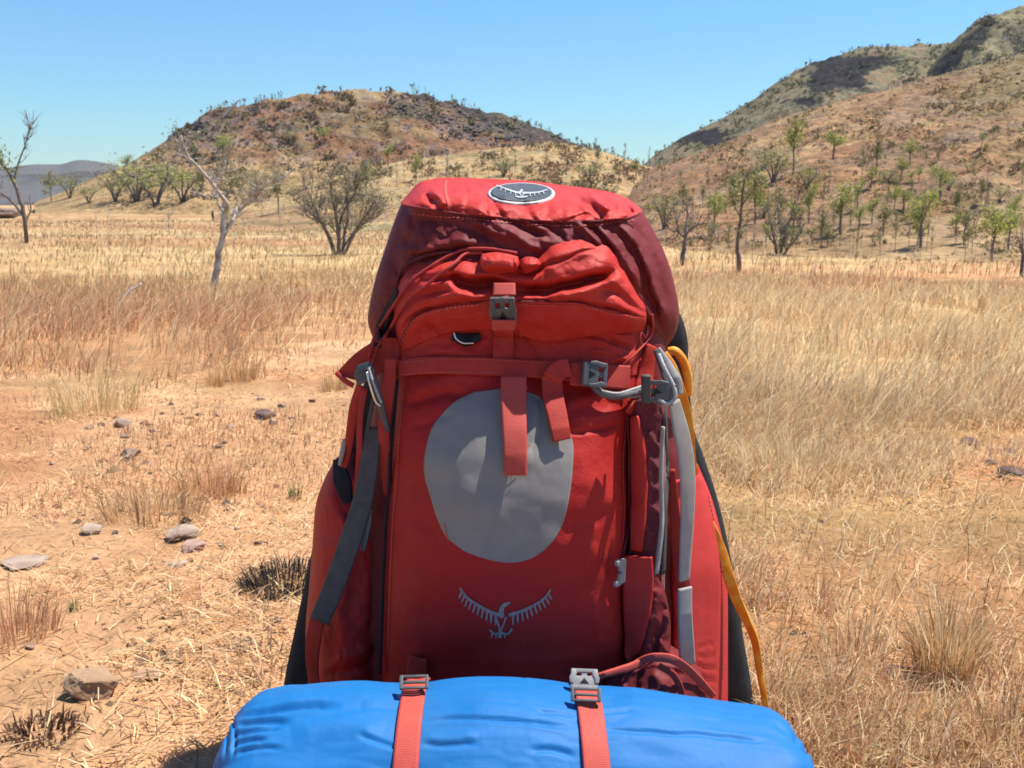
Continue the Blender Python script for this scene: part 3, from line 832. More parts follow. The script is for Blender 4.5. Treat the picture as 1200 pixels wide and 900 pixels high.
# pale bare tree with one long broken limb
def pale_tree():
    g, A = px_limbs(250, 342, 1); s = g.y / F
    t = Tree(1)
    t.branch([A(249, 348), A(250, 338), A(256, 305), A(261, 268), A(263, 244)], 4.6 * s, 3.0 * s, 8)
    a = t.branch([A(263, 250), A(266, 240, -.1), A(252, 219, -.25), A(236, 200, -.35), A(222, 186, -.4), (A(208, 181, -.45))], 3.0 * s, 1.1 * s)
    b = t.branch([A(222, 186, -.4), A(216, 172, -.4), A(212, 158, -.35)], 1.3 * s, .6 * s)
    c = t.branch([A(262, 276), A(272, 258, .15), A(276, 243, .25)], 3.2 * s, 2.4 * s)
    d = t.branch([A(272, 258, .15), A(285, 243, .3), A(297, 236, .4), A(308, 236, .5)], 2.0 * s, .9 * s)
    e = t.branch([A(262, 252), A(263, 235, .2), A(272, 218, .3), A(283, 206, .35)], 2.2 * s, 1.0 * s)
    f = t.branch([A(258, 244), A(255, 234, .1), A(248, 226, .2)], 1.5 * s, .7 * s)
    k_ = t.branch([A(285, 243, .3), A(300, 226, .1), A(318, 214, 0), A(330, 208, -.1)], 1.2 * s, .5 * s)
    k2 = t.branch([A(252, 219, -.25), A(254, 206, -.1), A(262, 192, 0)], 1.0 * s, .4 * s)
    h = t.branch([A(297, 236, .4), A(308, 222, .45), A(315, 212, .5)], 1.1 * s, .6 * s)
    tips = []
    for p, n in ((c, 7), (d, 8), (e, 9), (h, 8), (f, 5), (a, 5), (b, 3), (k_, 9), (k2, 7)): t.twigs(p, n, 30 * s, .6 * s, 2, .3, .9, .45, tips)
    t.leaves([A(278, 208, .3), A(284, 203, .35), A(272, 214, .3), A(262, 220, .3), A(290, 200, .4), A(270, 205, .3)], 150, 9 * s, 2.6 * s, L_YEL)
    t.leaves(tips, 1700, 9 * s, 1.7 * s, L_OLIVE + L_GREY)
    t.build("pale_tree", g, "pale-trunked bare tree with one long broken limb pointing up left", 'bark_pale')
pale_tree()

def bushy_tree():
    g, A = px_limbs(396, 299); s = g.y / F
    t = Tree(2); tips = []
    stems = [([A(393, 302), A(388, 284), A(380, 266, .3), A(371, 248, .5), A(362, 225, .6)], 3.6), ([A(397, 302), A(397, 275, -.2), A(392, 245, -.3), A(386, 210, -.3)], 3.8),
             ([A(400, 302), A(404, 275, .2), A(408, 245, .4), A(406, 205, .5)], 3.2), ([A(402, 302), A(412, 280, -.2), A(425, 258, -.4), A(440, 236, -.5)], 3.0),
             ([A(396, 290), A(400, 255), A(418, 222), A(424, 200)], 2.4), ([A(388, 280), A(376, 262, -.4), A(360, 246, -.6), (A(348, 236, -.7))], 2.2), ([A(404, 288), A(418, 268, .4), A(436, 258, .7), A(448, 250, .9)], 2.0)]
    for pts, r in stems:
        p = t.branch(pts, r * .7 * s, r * .3 * s); t.twigs(p, 11, 34 * s, .6 * s, 2, .35, .8, .55, tips)
    t.leaves(tips, 4300, 16 * s, 1.5 * s, L_GREY + L_OLIVE)
    t.build("bushy_tree", g, "grey-green multi-stemmed bushy tree just left of the backpack", 'bark_grey')
bushy_tree()

def edge_tree():
    g, A = px_limbs(32, 286, 1); s = g.y / F
    t = Tree(3); tips = []
    p = t.branch([A(32, 291), A(31, 272), A(28, 250), A(22, 230), A(14, 208), A(6, 196)], 2.5 * s, 1.2 * s, 7)
    q = t.branch([A(28, 254), A(18, 240, .3), A(4, 228, .5), A(-12, 224, .6)], 2.0 * s, 1.0 * s)
    r = t.branch([A(16, 212), A(22, 190, .2), A(30, 168, .3), A(36, 145, .4)], 1.3 * s, .5 * s)
    r2 = t.branch([A(8, 198), A(-8, 184), A(-24, 176)], 1.5 * s, .6 * s)
    r3 = t.branch([A(28, 262), A(36, 246, .3), A(35, 228, .3)], 1.5 * s, .8 * s)
    t.twigs(r, 9, 26 * s, .55 * s, 2, .15, .9, .4); t.twigs(q, 5, 26 * s, .6 * s, 2, .3, .9, .3); t.twigs(r3, 3, 12 * s, .5 * s, 1)
    t.twigs(r2, 6, 20 * s, .6 * s, 2, .2, .9, .3, tips)
    t.leaves(tips + [A(6, 196), A(12, 200), A(18, 206), A(-8, 190), A(2, 188)], 620, 10 * s, 2.6 * s, L_DULL)
    t.build("leaning_tree", g, "dark leaning tree with sparse olive leaves and bare twigs at the left edge", 'bark_dark')
edge_tree()

def dead_tree():
    g, A = px_limbs(800, 311, 1); s = g.y / F
    t = Tree(4)
    t.branch([A(799, 316), A(800, 300), A(803, 282), A(804, 266)], 3.0 * s, 2.2 * s)
    a = t.branch([A(803, 280), A(796, 272, .2), A(787, 270, .3), A(780, 264, .4)], 1.5 * s, .7 * s)
    b = t.branch([A(804, 268), A(806, 252, .2), A(805, 236, .3)], 1.8 * s, .8 * s)
    c = t.branch([A(804, 274), A(813, 266, -.2), A(822, 262, -.3), A(830, 262, -.4)], 1.4 * s, .6 * s)
    d = t.branch([A(796, 272, .2), A(792, 258, .2), A(790, 246, .3)], 1.0 * s, .4 * s)
    for p in (a, b, c, d): t.twigs(p, 5, 18 * s, .5 * s, 2, .3, .9, .4)
    t.build("dead_tree", g, "small dead tree with forked bare branches right of the pack's lid", 'bark_dark')
dead_tree()

def slim_tree():
    g, A = px_limbs(866, 319, 1); s = g.y / F
    t = Tree(5); tips = []
    p = t.branch([A(866, 324), A(866, 305), A(864, 285), A(868, 258), A(870, 232), A(873, 205)], 3.0 * s, 1.0 * s, 7)
    a = t.branch([A(868, 255), A(860, 238, .3), A(858, 218, .4)], 1.3 * s, .6 * s); b = t.branch([A(870, 240), A(880, 226, -.3), A(888, 216, -.4)], 1.2 * s, .5 * s)
    for q in (p, a, b): t.twigs(q, 6, 18 * s, .6 * s, 2, .55, .9, .4, tips)
    t.leaves(tips + [A(870, 208), A(876, 214), A(864, 212)], 650, 9 * s, 2.4 * s, L_DULL + L_OLIVE[:1])
    t.build("slim_tree", g, "tall slim dark-trunked tree with small olive crown at foot of the right slope", 'bark_dark')
slim_tree()

def shrub_tree():
    g, A = px_limbs(916, 300, 1); s = g.y / F
    t = Tree(6); tips = []
    for pts in ([A(914, 306), A(917, 286), A(922, 268), A(930, 250)], [A(912, 306), A(908, 285, .3), A(903, 262, .4), A(900, 245, .5)], [A(916, 306), A(924, 290, -.3), A(936, 276, -.4), A(942, 262, -.4)], [A(915, 300), A(915, 270, .3), A(912, 238, .5)]):
        p = t.branch(pts, 2.0 * s, .7 * s); t.twigs(p, 7, 24 * s, .7 * s, 2, .3, .8, .5, tips)
    t.leaves(tips, 520, 7 * s, 2.2 * s, L_OLIVE)
    t.build("thin_leaved_tree", g, "thin-leaved multi-stemmed small tree right of the tall slim tree", 'bark_grey')
shrub_tree()

def far_trunk_right():
    g, A = px_limbs(1197, 325, 1); s = g.y / F
    t = Tree(8)
    p = t.branch([A(1198, 330), A(1197, 315), A(1199, 300), A(1196, 285)], 2.6 * s, 1.4 * s); t.twigs(p, 6, 26 * s, .7 * s, 2, .4, .8, .4)
    t.build("bare_tree", g, "bare dark trunk cut by the right edge of the picture", 'bark_dark')
far_trunk_right()

# ---- kinds for the slopes: each built once at about 1 m scale, then copied thing by thing
def proto(kind, seed):
    t = Tree(seed); tips = []; rg = t.rng
    if kind == 'green':      # rounded leafy crown on a short trunk, 3 m
        p = t.branch([(0, 0, -.3), (.05, 0, .6), (0, .05, 1.4), (.1, 0, 2.2)], .075, .03)
        for i in range(6):
            a = i * 1.05 + rg.random(); q = t.branch([p[5 + i % 4], p[4 + i % 5] + np.array((math.cos(a) * .25, math.sin(a) * .25, .45)), p[4 + i % 5] + np.array((math.cos(a) * .5, math.sin(a) * .5, .95))], .03, .012, 4)
            t.twigs(q, 4, .5, .01, 2, .3, .8, .35, tips)
        t.leaves(tips, 620, .34, .085, L_GREEN + L_YEL[:2]); t.leaves(tips, 200, .40, .085, L_DULL)
    elif kind == 'dull':     # rounder, denser, dull green bush, 2.4 m
        for i in range(5):
            a = i * 1.26 + rg.random(); q = t.branch([(0, 0, -.3), (math.cos(a) * .2, math.sin(a) * .2, .6), (math.cos(a) * .75, math.sin(a) * .75, 1.5)], .045, .015, 5)
            t.twigs(q, 5, .55, .012, 2, .3, .9, .3, tips)
        t.leaves(tips, 420, .50, .08, L_DULL + L_OLIVE + L_GREY); t.leaves(tips, 120, .42, .08, L_GREEN)
    elif kind == 'sapling':  # thin upright stem with a few leaves, 3 m
        p = t.branch([(0, 0, -.3), (.04, .02, 1.0), (-.03, 0, 2.0), (.05, 0, 3.0)], .035, .012, 5)
        t.twigs(p, 9, .5, .01, 2, .4, .7, .7, tips); t.leaves(tips, 260, .20, .07, L_OLIVE + L_YEL)
    elif kind == 'bare':     # leafless thin sapling
        p = t.branch([(0, 0, -.3), (-.05, .02, .9), (.05, 0, 1.8), (0, 0, 2.7)], .034, .010, 5)
        q = t.branch([p[5], p[5] + np.array((.25, .1, .6)), p[5] + np.array((.35, .1, 1.2))], .02, .008, 4)
        t.twigs(p, 9, .6, .010, 2, .35, .7, .7); t.twigs(q, 5, .4, .009, 1, .3, .8, .6)
    elif kind == 'yellow':
        p = t.branch([(0, 0, -.3), (.04, .02, .7), (-.03, 0, 1.4), (.05, 0, 2.1)], .045, .015, 5)
        t.twigs(p, 10, .65, .012, 2, .35, .9, .5, tips); t.leaves(tips, 420, .22, .085, L_YEL + L_OLIVE)
    return t
PROTO = {}
def place_tree(kind, variant, name, u, v, hpx, label, group=None, cat="tree", wide=1.0, bark='bark_grey', trees=None):
    g = on_land(u, v, trees)
    if g is None: return None
    Hm = {'green': 3.0, 'dull': 2.3, 'sapling': 3.2, 'bare': 2.9, 'yellow': 2.5}[kind]
    sc = hpx / F * g.y / Hm
    key = (kind, variant)
    if key not in PROTO:
        PROTO[key] = proto(kind, 50 + variant * 7 + len(kind)).build(name, g, label, bark, cat, group)
        o = PROTO[key]
    else:
        src = PROTO[key]
        o = src.copy(); o.name = name; COL.objects.link(o)
        for ch in src.children:
            c = ch.copy(); COL.objects.link(c); c.parent = o
        o.location = g
        if 'group' in o.keys(): del o['group']
        tag(o, label, cat, group)
    o.scale = (sc * wide, sc * wide, sc)
    o.rotation_euler = (0, 0, (u * 1.7 + v) % 6.28)
    return o

GREEN = [  # kind, foot u, v, height, label, wide
 ('dull', 906, 214, 46, "broad dark green bush high on the slope beside a taller slim tree", 1.35),
 ('green', 929, 205, 66, "tall slim green tree just right of the broad dark green bush", .7),
 ('green', 985, 275, 58, "bright green tree low on the slope left of the twin bright one", 1.1),
 ('green', 1079, 290, 66, "bright green round tree near the slope's foot, second from the right edge", 1.1),
 ('green', 1162, 308, 70, "bright green tree with forked trunk nearest the right edge", 1.0),
 ('green', 1182, 292, 48, "small bright green tree behind the forked one at the right edge", 1.0),
 ('green', 1101, 232, 36, "green tree with a brown patch below, halfway up the right slope", 1.3),
 ('green', 976, 186, 32, "small green tree highest on the slope, right of the tall slim one", 1.4),
 ('dull', 946, 222, 32, "low dull green bush below the tall slim green tree", 1.3),
 ('green', 884, 262, 50, "light green tree directly right of the slim dark-trunked tree", 1.0),
 ('green', 836, 274, 48, "light green tree between the dead tree and the slim dark tree", .9),
 ('dull', 778, 268, 50, "dull green tree directly behind the small dead tree", .9),
 ('green', 1066, 192, 26, "small round green shrub in the upper middle of the slope", 1.3),
 ('green', 1056, 212, 28, "pale green shrub just below the small round one", 1.0),
 ('yellow', 1035, 276, 38, "yellowish green tree left of the round bright green tree", 1.2),
 ('yellow', 1026, 208, 46, "slender yellowish tree in the middle of the right slope", .8),
 ('yellow', 912, 262, 42, "yellow-green small tree above the thin-leaved tree", 1.0),
 ('yellow', 1130, 285, 46, "yellowish tree left of the forked bright green tree", 1.2),
 ('green', 1022, 262, 30, "small light green shrub in a gap between two bright trees", 1.0),
 ('sapling', 1010, 214, 40, "thin sapling left of the slender yellowish tree", .9),
 ('dull', 590, 207, 26, "dull green round bush on the straw spur behind the lid", 1.6),
 ('yellow', 700, 192, 16, "small olive shrub right of the round bush on the straw spur", 1.6),
 ('dull', 690, 212, 26, "grey-green bush close behind the lid's right half", 1.5),
 ('green', 488, 210, 28, "small bright green sapling on the spur above the lid's left corner", .8),
 ('green', 455, 196, 26, "yellow-green small tree beside the bushy tree's top", .9),
 ('yellow', 745, 210, 24, "olive shrub above the lid's right corner", 1.3),
 ('dull', 160, 236, 58, "leftmost dense green bush below the rounded hill", 1.3),
 ('dull', 183, 240, 56, "large green bush right of the leftmost dense one", 1.5),
 ('green', 150, 205, 24, "small green tree on the hill's left skyline", 1.2),
 ('dull', 214, 236, 44, "olive green bush behind the pale tree's broken limb", 1.5),
 ('yellow', 238, 232, 36, "yellowish bush between broken limb and pale trunk", 1.3),
 ('dull', 135, 236, 40, "small dark bush at the far left foot of the hill", 1.2),
 ('green', 262, 186, 26, "green shrub on the red hillside above the pale tree", 1.6),
 ('green', 380, 168, 18, "green shrub on the red hillside above the bushy tree", 1.5),
 ('dull', 340, 166, 18, "dark bush in the middle of the red hillside", 1.5),
 ('yellow', 326, 250, 52, "yellow-brown leafy tree left of the bushy tree", 1.1),
 ('dull', 82, 232, 34, "dull bush on the far plain right of the leaning tree", 1.2),
 ('yellow', 60, 236, 36, "yellowish bush close to the leaning tree's crown", 1.2),
 ('dull', 104, 238, 24, "low dull bush between the far plain and the hill's left end", 1.4),
]
for i, (k, u, v, h, lab, wd) in enumerate(GREEN):
    place_tree(k, i % 3, {'green': "green_tree", 'dull': "green_bush", 'sapling': "sapling", 'yellow': "small_tree"}[k], u, v, h, lab, None, "bush" if k == 'dull' else "tree", wd * 1.05)

for (u, v, h, lab, wd) in ((114, 273, 34, "leftmost of three thin bare saplings on the plain", .7), (128, 273, 36, "middle of three thin bare saplings on the plain", .7), (146, 276, 26, "rightmost and shortest of three thin bare saplings on the plain", .7),
                       (199, 277, 44, "whitish bare sapling with spreading twigs left of the pale tree", 1.2), (328, 276, 40, "bare pinkish sapling between the pale and bushy trees", .9), (286, 270, 26, "short bare sapling right of the pale trunk", .8), (48, 270, 28, "thin bare sapling just right of the leaning trunk", .7)):
    place_tree('bare', 0 if wd < 1 else 1, "bare_sapling", u, v, h, lab, None, "sapling", wd, 'bark_pale')

EXTRA = [('yellow', 800, 250, 40, "slim yellowish tree just above the dead tree", .8), ('green', 948, 262, 46, "airy yellow-green tree right of the thin-leaved tree", .75), ('yellow', 1120, 262, 40, "airy olive tree above the gap between the bright trees", .9),
 ('green', 1048, 250, 34, "small airy green tree above the round bright green one", .8), ('yellow', 858, 236, 34, "olive tree uphill of the slim dark-trunked tree", .9), ('green', 1188, 262, 34, "small airy green tree highest at the right edge", .9), ('yellow', 1150, 240, 30, "small olive tree uphill of the forked bright tree", 1.0),
 ('green', 1005, 246, 34, "small yellow-green tree uphill of the twin bright tree", .8), ('yellow', 962, 292, 44, "olive slender tree at the slope's foot left of the bright green tree", .8), ('yellow', 1216, 300, 44, "olive tree half cut by the right edge", 1.0), ('dull', 896, 196, 26, "flat dark bush above the broad dark green one", 1.5),
 ('yellow', 430, 232, 40, "olive bush between the bushy tree and the lid's left corner", 1.2), ('yellow', 300, 236, 34, "pale olive shrub behind the pale tree's right branches", 1.3), ('dull', 196, 214, 26, "dull green bush on the hill foot above the large green bush", 1.5)]
for i, (k, u, v, h, lab, wd) in enumerate(EXTRA):
    place_tree(k, (i + 1) % 3, {'green': "green_tree", 'dull': "green_bush", 'yellow': "small_tree"}[k], u, v, h, lab, None, "bush" if k == 'dull' else "tree", wd)
rb = random.Random(31)
cnt = 0
while cnt < 100:
    u = rb.uniform(770, 1200); v = rb.uniform(215, 312)
    if 855 < u < 880 and v > 290: continue
    kd = 'bare' if rb.random() < .45 else 'sapling'
    h = rb.uniform(24, 56) * (0.55 + 0.45 * (v - 215) / 97)
    if place_tree(kd, 2 + cnt % 3, "thin_sapling", u, v, h, ("leafless" if kd == "bare" else "sparse-leaved") + " thin grey sapling, one of many on the lower right slope", "thin saplings on the lower right slope", "sapling", .75): cnt += 1
cnt = 0
while cnt < 40:
    u = rb.uniform(790, 1205); v = rb.uniform(165, 290)
    if v < 250 - (u - 760) * .25: continue
    kd = ('green', 'yellow', 'dull')[cnt % 3]
    if place_tree(kd, cnt % 4, "slope_shrub", u, v, rb.uniform(14, 32) * (.6 + .4 * (v - 165) / 125), {'green': "small soft green shrub, one of several scattered on the right slope", 'yellow': "small yellow-green shrub, one of several scattered on the right slope", 'dull': "small dull olive bush, one of several scattered on the right slope"}[kd], "small green shrubs scattered on the right slope", "shrub", rb.uniform(.9, 1.5)): cnt += 1
cnt = 0
while cnt < 45:
    u = rb.uniform(330, 770); v = rb.uniform(186, 225)
    if u < 430 and v < 205: continue
    kd = 'bare' if rb.random() < .6 else 'sapling'
    if place_tree(kd, 2 + cnt % 3, "spur_sapling", u, v, rb.uniform(14, 34), ("leafless" if kd == "bare" else "sparse-leaved") + " thin grey sapling, one of many on the straw spur", "thin saplings on the straw spur", "sapling", .8): cnt += 1

# ---------------------------------------------------------------- scrub and boulders that nobody could count
def scrub(name, label, region, n, size_px, cols, seed, trees, tall=1.0, leaves=14):
    rr = random.Random(seed); g = np.random.default_rng(seed); Vs, Cs = [], []
    o = Vector((0, 0, CAM_H)); cnt = 0; tries = 0
    while cnt < n and tries < n * 6:
        tries += 1
        u, v = region(rr)
        if fbm(np.array([u * .03]), np.array([v * .07]), oct=3, seed=seed + 5)[0] + rr.uniform(-.45, .45) < 0: continue
        p = on_land(u, v, trees)
        if p is None: continue
        cnt += 1
        sc = (size_px[0] + (size_px[1] - size_px[0]) * rr.random() ** 2.2) / F * p.y
        m = leaves
        c = np.array(p) + g.normal(0, 1, (m, 3)) * np.array((.5, .5, .32 * tall)) * sc + np.array((0, 0, .35 * sc * tall))
        a = g.normal(0, 1, (m, 3)); a[:, 2] += tall * .8; a /= np.linalg.norm(a, axis=1, keepdims=True)
        b = np.cross(a, g.normal(0, 1, (m, 3))); b /= np.linalg.norm(b, axis=1, keepdims=True) + 1e-9
        s = sc * g.uniform(.25, .6, (m, 1))
        Vs.append(np.stack([c - a * s, c + b * s * .4, c + a * s, c - b * s * .4], 1).reshape(-1, 3))
        Cs.append(np.repeat(np.asarray(cols)[g.integers(0, len(cols), 1)] * g.uniform(.7, 1.3, (m, 1)), 4, axis=0))
    V = np.vstack(Vs); C = np.vstack(Cs); k = len(V) // 4
    tag(link(name, raw_mesh(name, V, np.arange(4 * k), np.full(k, 4), M['scrub'], False, C)), label, kind='stuff')

SC = [(0.163, 0.136, 0.0748), (0.19, 0.15, 0.0884), (0.129, 0.122, 0.0612), (0.218, 0.15, 0.0952), (0.17, 0.163, 0.068)]
ST = [(0.354, 0.252, 0.129), (0.306, 0.204, 0.102), (0.286, 0.156, 0.0884), (0.231, 0.156, 0.0952)]
GRY = [(0.163, 0.136, 0.116), (0.129, 0.109, 0.0952), (0.204, 0.17, 0.136)]
scrub("hill_scrub", "grey-brown scrub dotted over the rounded hill", lambda r: (r.uniform(130, 760), r.uniform(108, 235)), 1100, (1.5, 7), SC + GRY, 1, [B_LEFT])
scrub("hill_scrub", "straw tussocks and scrub over the low spur", lambda r: (r.uniform(300, 860), r.uniform(168, 240)), 1500, (1.5, 6), ST + ST + SC, 2, [B_SPUR], 1.2)
scrub("hill_scrub", "scrub and dry tussocks over the right slope", lambda r: (r.uniform(740, 1380), r.uniform(40, 318)), 4600, (1.5, 5), SC + ST + ST + L_YEL, 3, [B_RIGHT], 1.1)
scrub("hill_scrub", "olive scrub over the cliffed ridge behind", lambda r: (r.uniform(750, 1210), r.uniform(8, 190)), 1200, (2, 4.5), [(.12, .12, .06), (.15, .13, .07), (.09, .095, .05), (.17, .15, .09)], 4, [B_MESA, B_MESA2])

def ridge_sticks():
    """Thin saplings along the skylines: too many and too small to count."""
    rr = random.Random(8); mb = MB(); g = np.random.default_rng(8); Vs, Cs = [], []
    for tree, lo, hi, n, h0, h1, dens in ((B_LEFT, 200, 745, 430, 2, 9, 1), (B_MESA, 765, 1090, 160, 2, 5, 1), (B_RIGHT, 770, 1200, 200, 3, 9, 1), (B_SPUR, 430, 800, 140, 3, 9, 1)):
        for i in range(n):
            u = rr.uniform(lo, hi)
            if fbm(np.array([u * .035]), np.array([lo * .1]), oct=2, seed=15)[0] + rr.uniform(-.3, .3) < -.08: continue
            v = 5.0; p = None
            o = Vector((0, 0, CAM_H))
            while v < 250 and p is None:
                d = Vector(P(u, v, 10.0)) - o; d.normalize(); h = tree.ray_cast(o, d); p = h[0]; v += 2.0
            if p is None: continue
            p = np.array(p) + np.array((0, rr.uniform(-2, 2), 0)); s = p[1] / F
            H = (h0 + (h1 - h0) * rr.random() ** 2) * s * (1.25 if 440 < u < 500 and tree is B_LEFT else 1)
            lean = np.array((rr.gauss(0, .22), 0, 1)) * H
            q = np.array([p - np.array((0, 0, .8 * s)), p + lean * .55, p + lean])
            mb.tube(q, np.array((.26, .2, .12)) * s, 3, False)
            for j in range(2): mb.tube(np.array([q[1], q[1] + np.array((rr.gauss(0, .2), rr.gauss(0, .2), .35)) * H]), np.array((.17, .1)) * s, 3, False)
            m = rr.choice((0, 0, 0, 3, 6))
            if m:
                c = q[2] + g.normal(0, 1, (m, 3)) * H * .13; a = g.normal(0, 1, (m, 3)) * s * .7; b = g.normal(0, 1, (m, 3)) * s * .5
                Vs.append(np.stack([c - a, c + b, c + a, c - b], 1).reshape(-1, 3)); Cs.append(np.repeat(np.array([GRY[1], SC[2], SC[0]])[g.integers(0, 3, 1)] * g.uniform(.8, 1.2, (m, 1)), 4, axis=0))
    tag(mb.build("ridge_saplings", M['bark_grey']), "thin saplings standing along the hill skylines", kind='stuff')
    V = np.vstack(Vs); C = np.vstack(Cs); k = len(V) // 4
    tag(link("ridge_foliage", raw_mesh("ridge_foliage", V, np.arange(4 * k), np.full(k, 4), M['scrub'], False, C)), "sparse leaves of the saplings along the skylines", kind='stuff')
ridge_sticks()

def rubble():
    """Loose rocks of the stony slopes and the dark outcrop."""
    rr = random.Random(12); g = np.random.default_rng(12); Vs, Cs = [], []
    q = np.array([[1, .2, 0], [.3, 1, .1], [-.9, .5, 0], [-.5, -.9, .1], [.6, -.8, 0], [.1, .1, .8]])
    fs = np.array([[0, 1, 5], [1, 2, 5], [2, 3, 5], [3, 4, 5], [4, 0, 5]])
    def add(tree, u, v, px, cols):
        p = on_land(u, v, [tree])
        if p is None: return
        s = px / F * p.y * .5
        Vs.append(np.array(p) - np.array((0, 0, .15 * s)) + q * g.uniform(.6, 1.25, (6, 3)) * s); Cs.append(np.repeat(np.asarray([cols[rr.randrange(len(cols))]]), 6, axis=0) * g.uniform(.85, 1.15, (6, 1)))
    dk = [(.06, .05, .052), (.09, .075, .07), (.12, .095, .085)]; br = [(.22, .13, .085), (.17, .10, .075), (.30, .20, .14), (.13, .085, .07)]
    for i in range(900): add(B_RIGHT, rr.uniform(780, 1200), rr.uniform(75, 250), rr.uniform(1.5, 6), br)
    for i in range(700):
        u = rr.uniform(455, 720); v = 108 + (u - 480) * .33 + rr.uniform(-4, 32)
        add(B_LEFT, u, v, rr.uniform(2, 8), dk)
    for i in range(160): add(B_LEFT, rr.gauss(228, 22), rr.gauss(148, 9), rr.uniform(2, 8), dk)
    for i in range(500): add(B_LEFT, rr.uniform(180, 560), rr.uniform(118, 195), rr.uniform(1.5, 5), br + dk[1:])
    n = len(Vs)
    loops = (fs.ravel()[None] + np.arange(n)[:, None] * 6).ravel()
    tag(link("slope_rubble", raw_mesh("slope_rubble", np.vstack(Vs), loops, np.full(n * 5, 3), M['scrub'], False, np.vstack(Cs))), "loose brown and dark rocks scattered on the slopes", kind='stuff')
rubble()

def fallen(u0, v0, u1, v1, r, label, lift=0.1, tree=None):
    if tree is None: a = on_ground(u0, v0); b = np.array(P(u1, v1, a.y + .15)) - np.array(a)
    else: a = on_land(u0, v0, [tree]); b = np.array(P(u1, v1, a.y)) - np.array(a)
    t = Tree(int(u0)); s = a.y / F
    p = t.branch([np.zeros(3) - b * .05, b * .5 + np.array((0, 0, .6 * s)), b], r * s, r * .45 * s, 7)
    t.twigs(p, 3, 9 * s, .5 * s, 1, .5)
    o = t.br.build("dead_branch", M['bark_white'], None, loc=a)
    tag(o, label, "branch")
M['bark_white'] = mat('bleached_wood', (.55, .50, .45), (.38, .33, .29), 14, 0.9, 0.5, 60, 0.01)
fallen(132, 357, 166, 332, 2.6, "bleached dead branch sticking out of the red grass at left")
fallen(262, 138, 281, 116, 1.6, "bleached dead trunk leaning on the rounded hill's left skyline", tree=B_LEFT)
# ================================================================= THE BACKPACK
PACK = empty("backpack", (0.02, 1.30, 0.0), "big red hiking backpack standing upright with a grey patch on its front pocket", "backpack")
PO = np.array(PACK.location)
SV, SF = [], []                # every fabric surface built so far, for laying straps on it
_bvh = [None]

def register(V, Fq):
    o = sum(len(a) for a in SV)
    SV.append(np.asarray(V)); SF.append(np.asarray(Fq) + o); _bvh[0] = None

def bvh():
    if _bvh[0] is None:
        V = np.vstack(SV)
        _bvh[0] = BVHTree.FromPolygons([tuple(p) for p in V], [tuple(int(i) for i in f) for a in SF for f in a])
    return _bvh[0]

def hit(u, v, default=1.2):
    o = Vector((0, 0, CAM_H)); d = Vector(P(u, v, 1.0)) - o; d.normalize()
    h = bvh().ray_cast(o, d)
    if h[0] is None: return np.array(P(u, v, default)), np.array((0, -1.0, 0))
    n = np.array(h[1])
    if n[1] > 0: n = -n
    return np.array(h[0]), n

def fold_height(u, v, folds, wobble=2.2):
    """Sum of hand-laid folds in metres: (points, half width px, height mm); negative = crease with raised lips."""
    out = np.zeros_like(u)
    wob = wobble * fbm(u * .05, v * .05, oct=2, seed=91)
    for pts, w, hgt in folds:
        p = smooth_path(pts, 14)
        best = np.full(u.shape, 1e9); tt = np.zeros_like(u)
        for i in range(len(p) - 1):
            a, b = p[i], p[i + 1]; d = b - a; L2 = max(d @ d, 1e-6)
            t = np.clip(((u + wob - a[0]) * d[0] + (v + wob - a[1]) * d[1]) / L2, 0, 1)
            e = np.hypot(u + wob - a[0] - t * d[0], v + wob - a[1] - t * d[1])
            m = e < best
            best = np.where(m, e, best); tt = np.where(m, (i + t) / (len(p) - 1), tt)
        x = best / w
        taper = np.minimum(1, 5 * np.minimum(tt, 1 - tt) + .15)
        if hgt < 0: out += hgt * 1e-3 * (1 - .9 * x * x) * np.exp(-x * x * .9) * taper
        else: out += hgt * 1e-3 * np.exp(-x * x) * taper
    return out

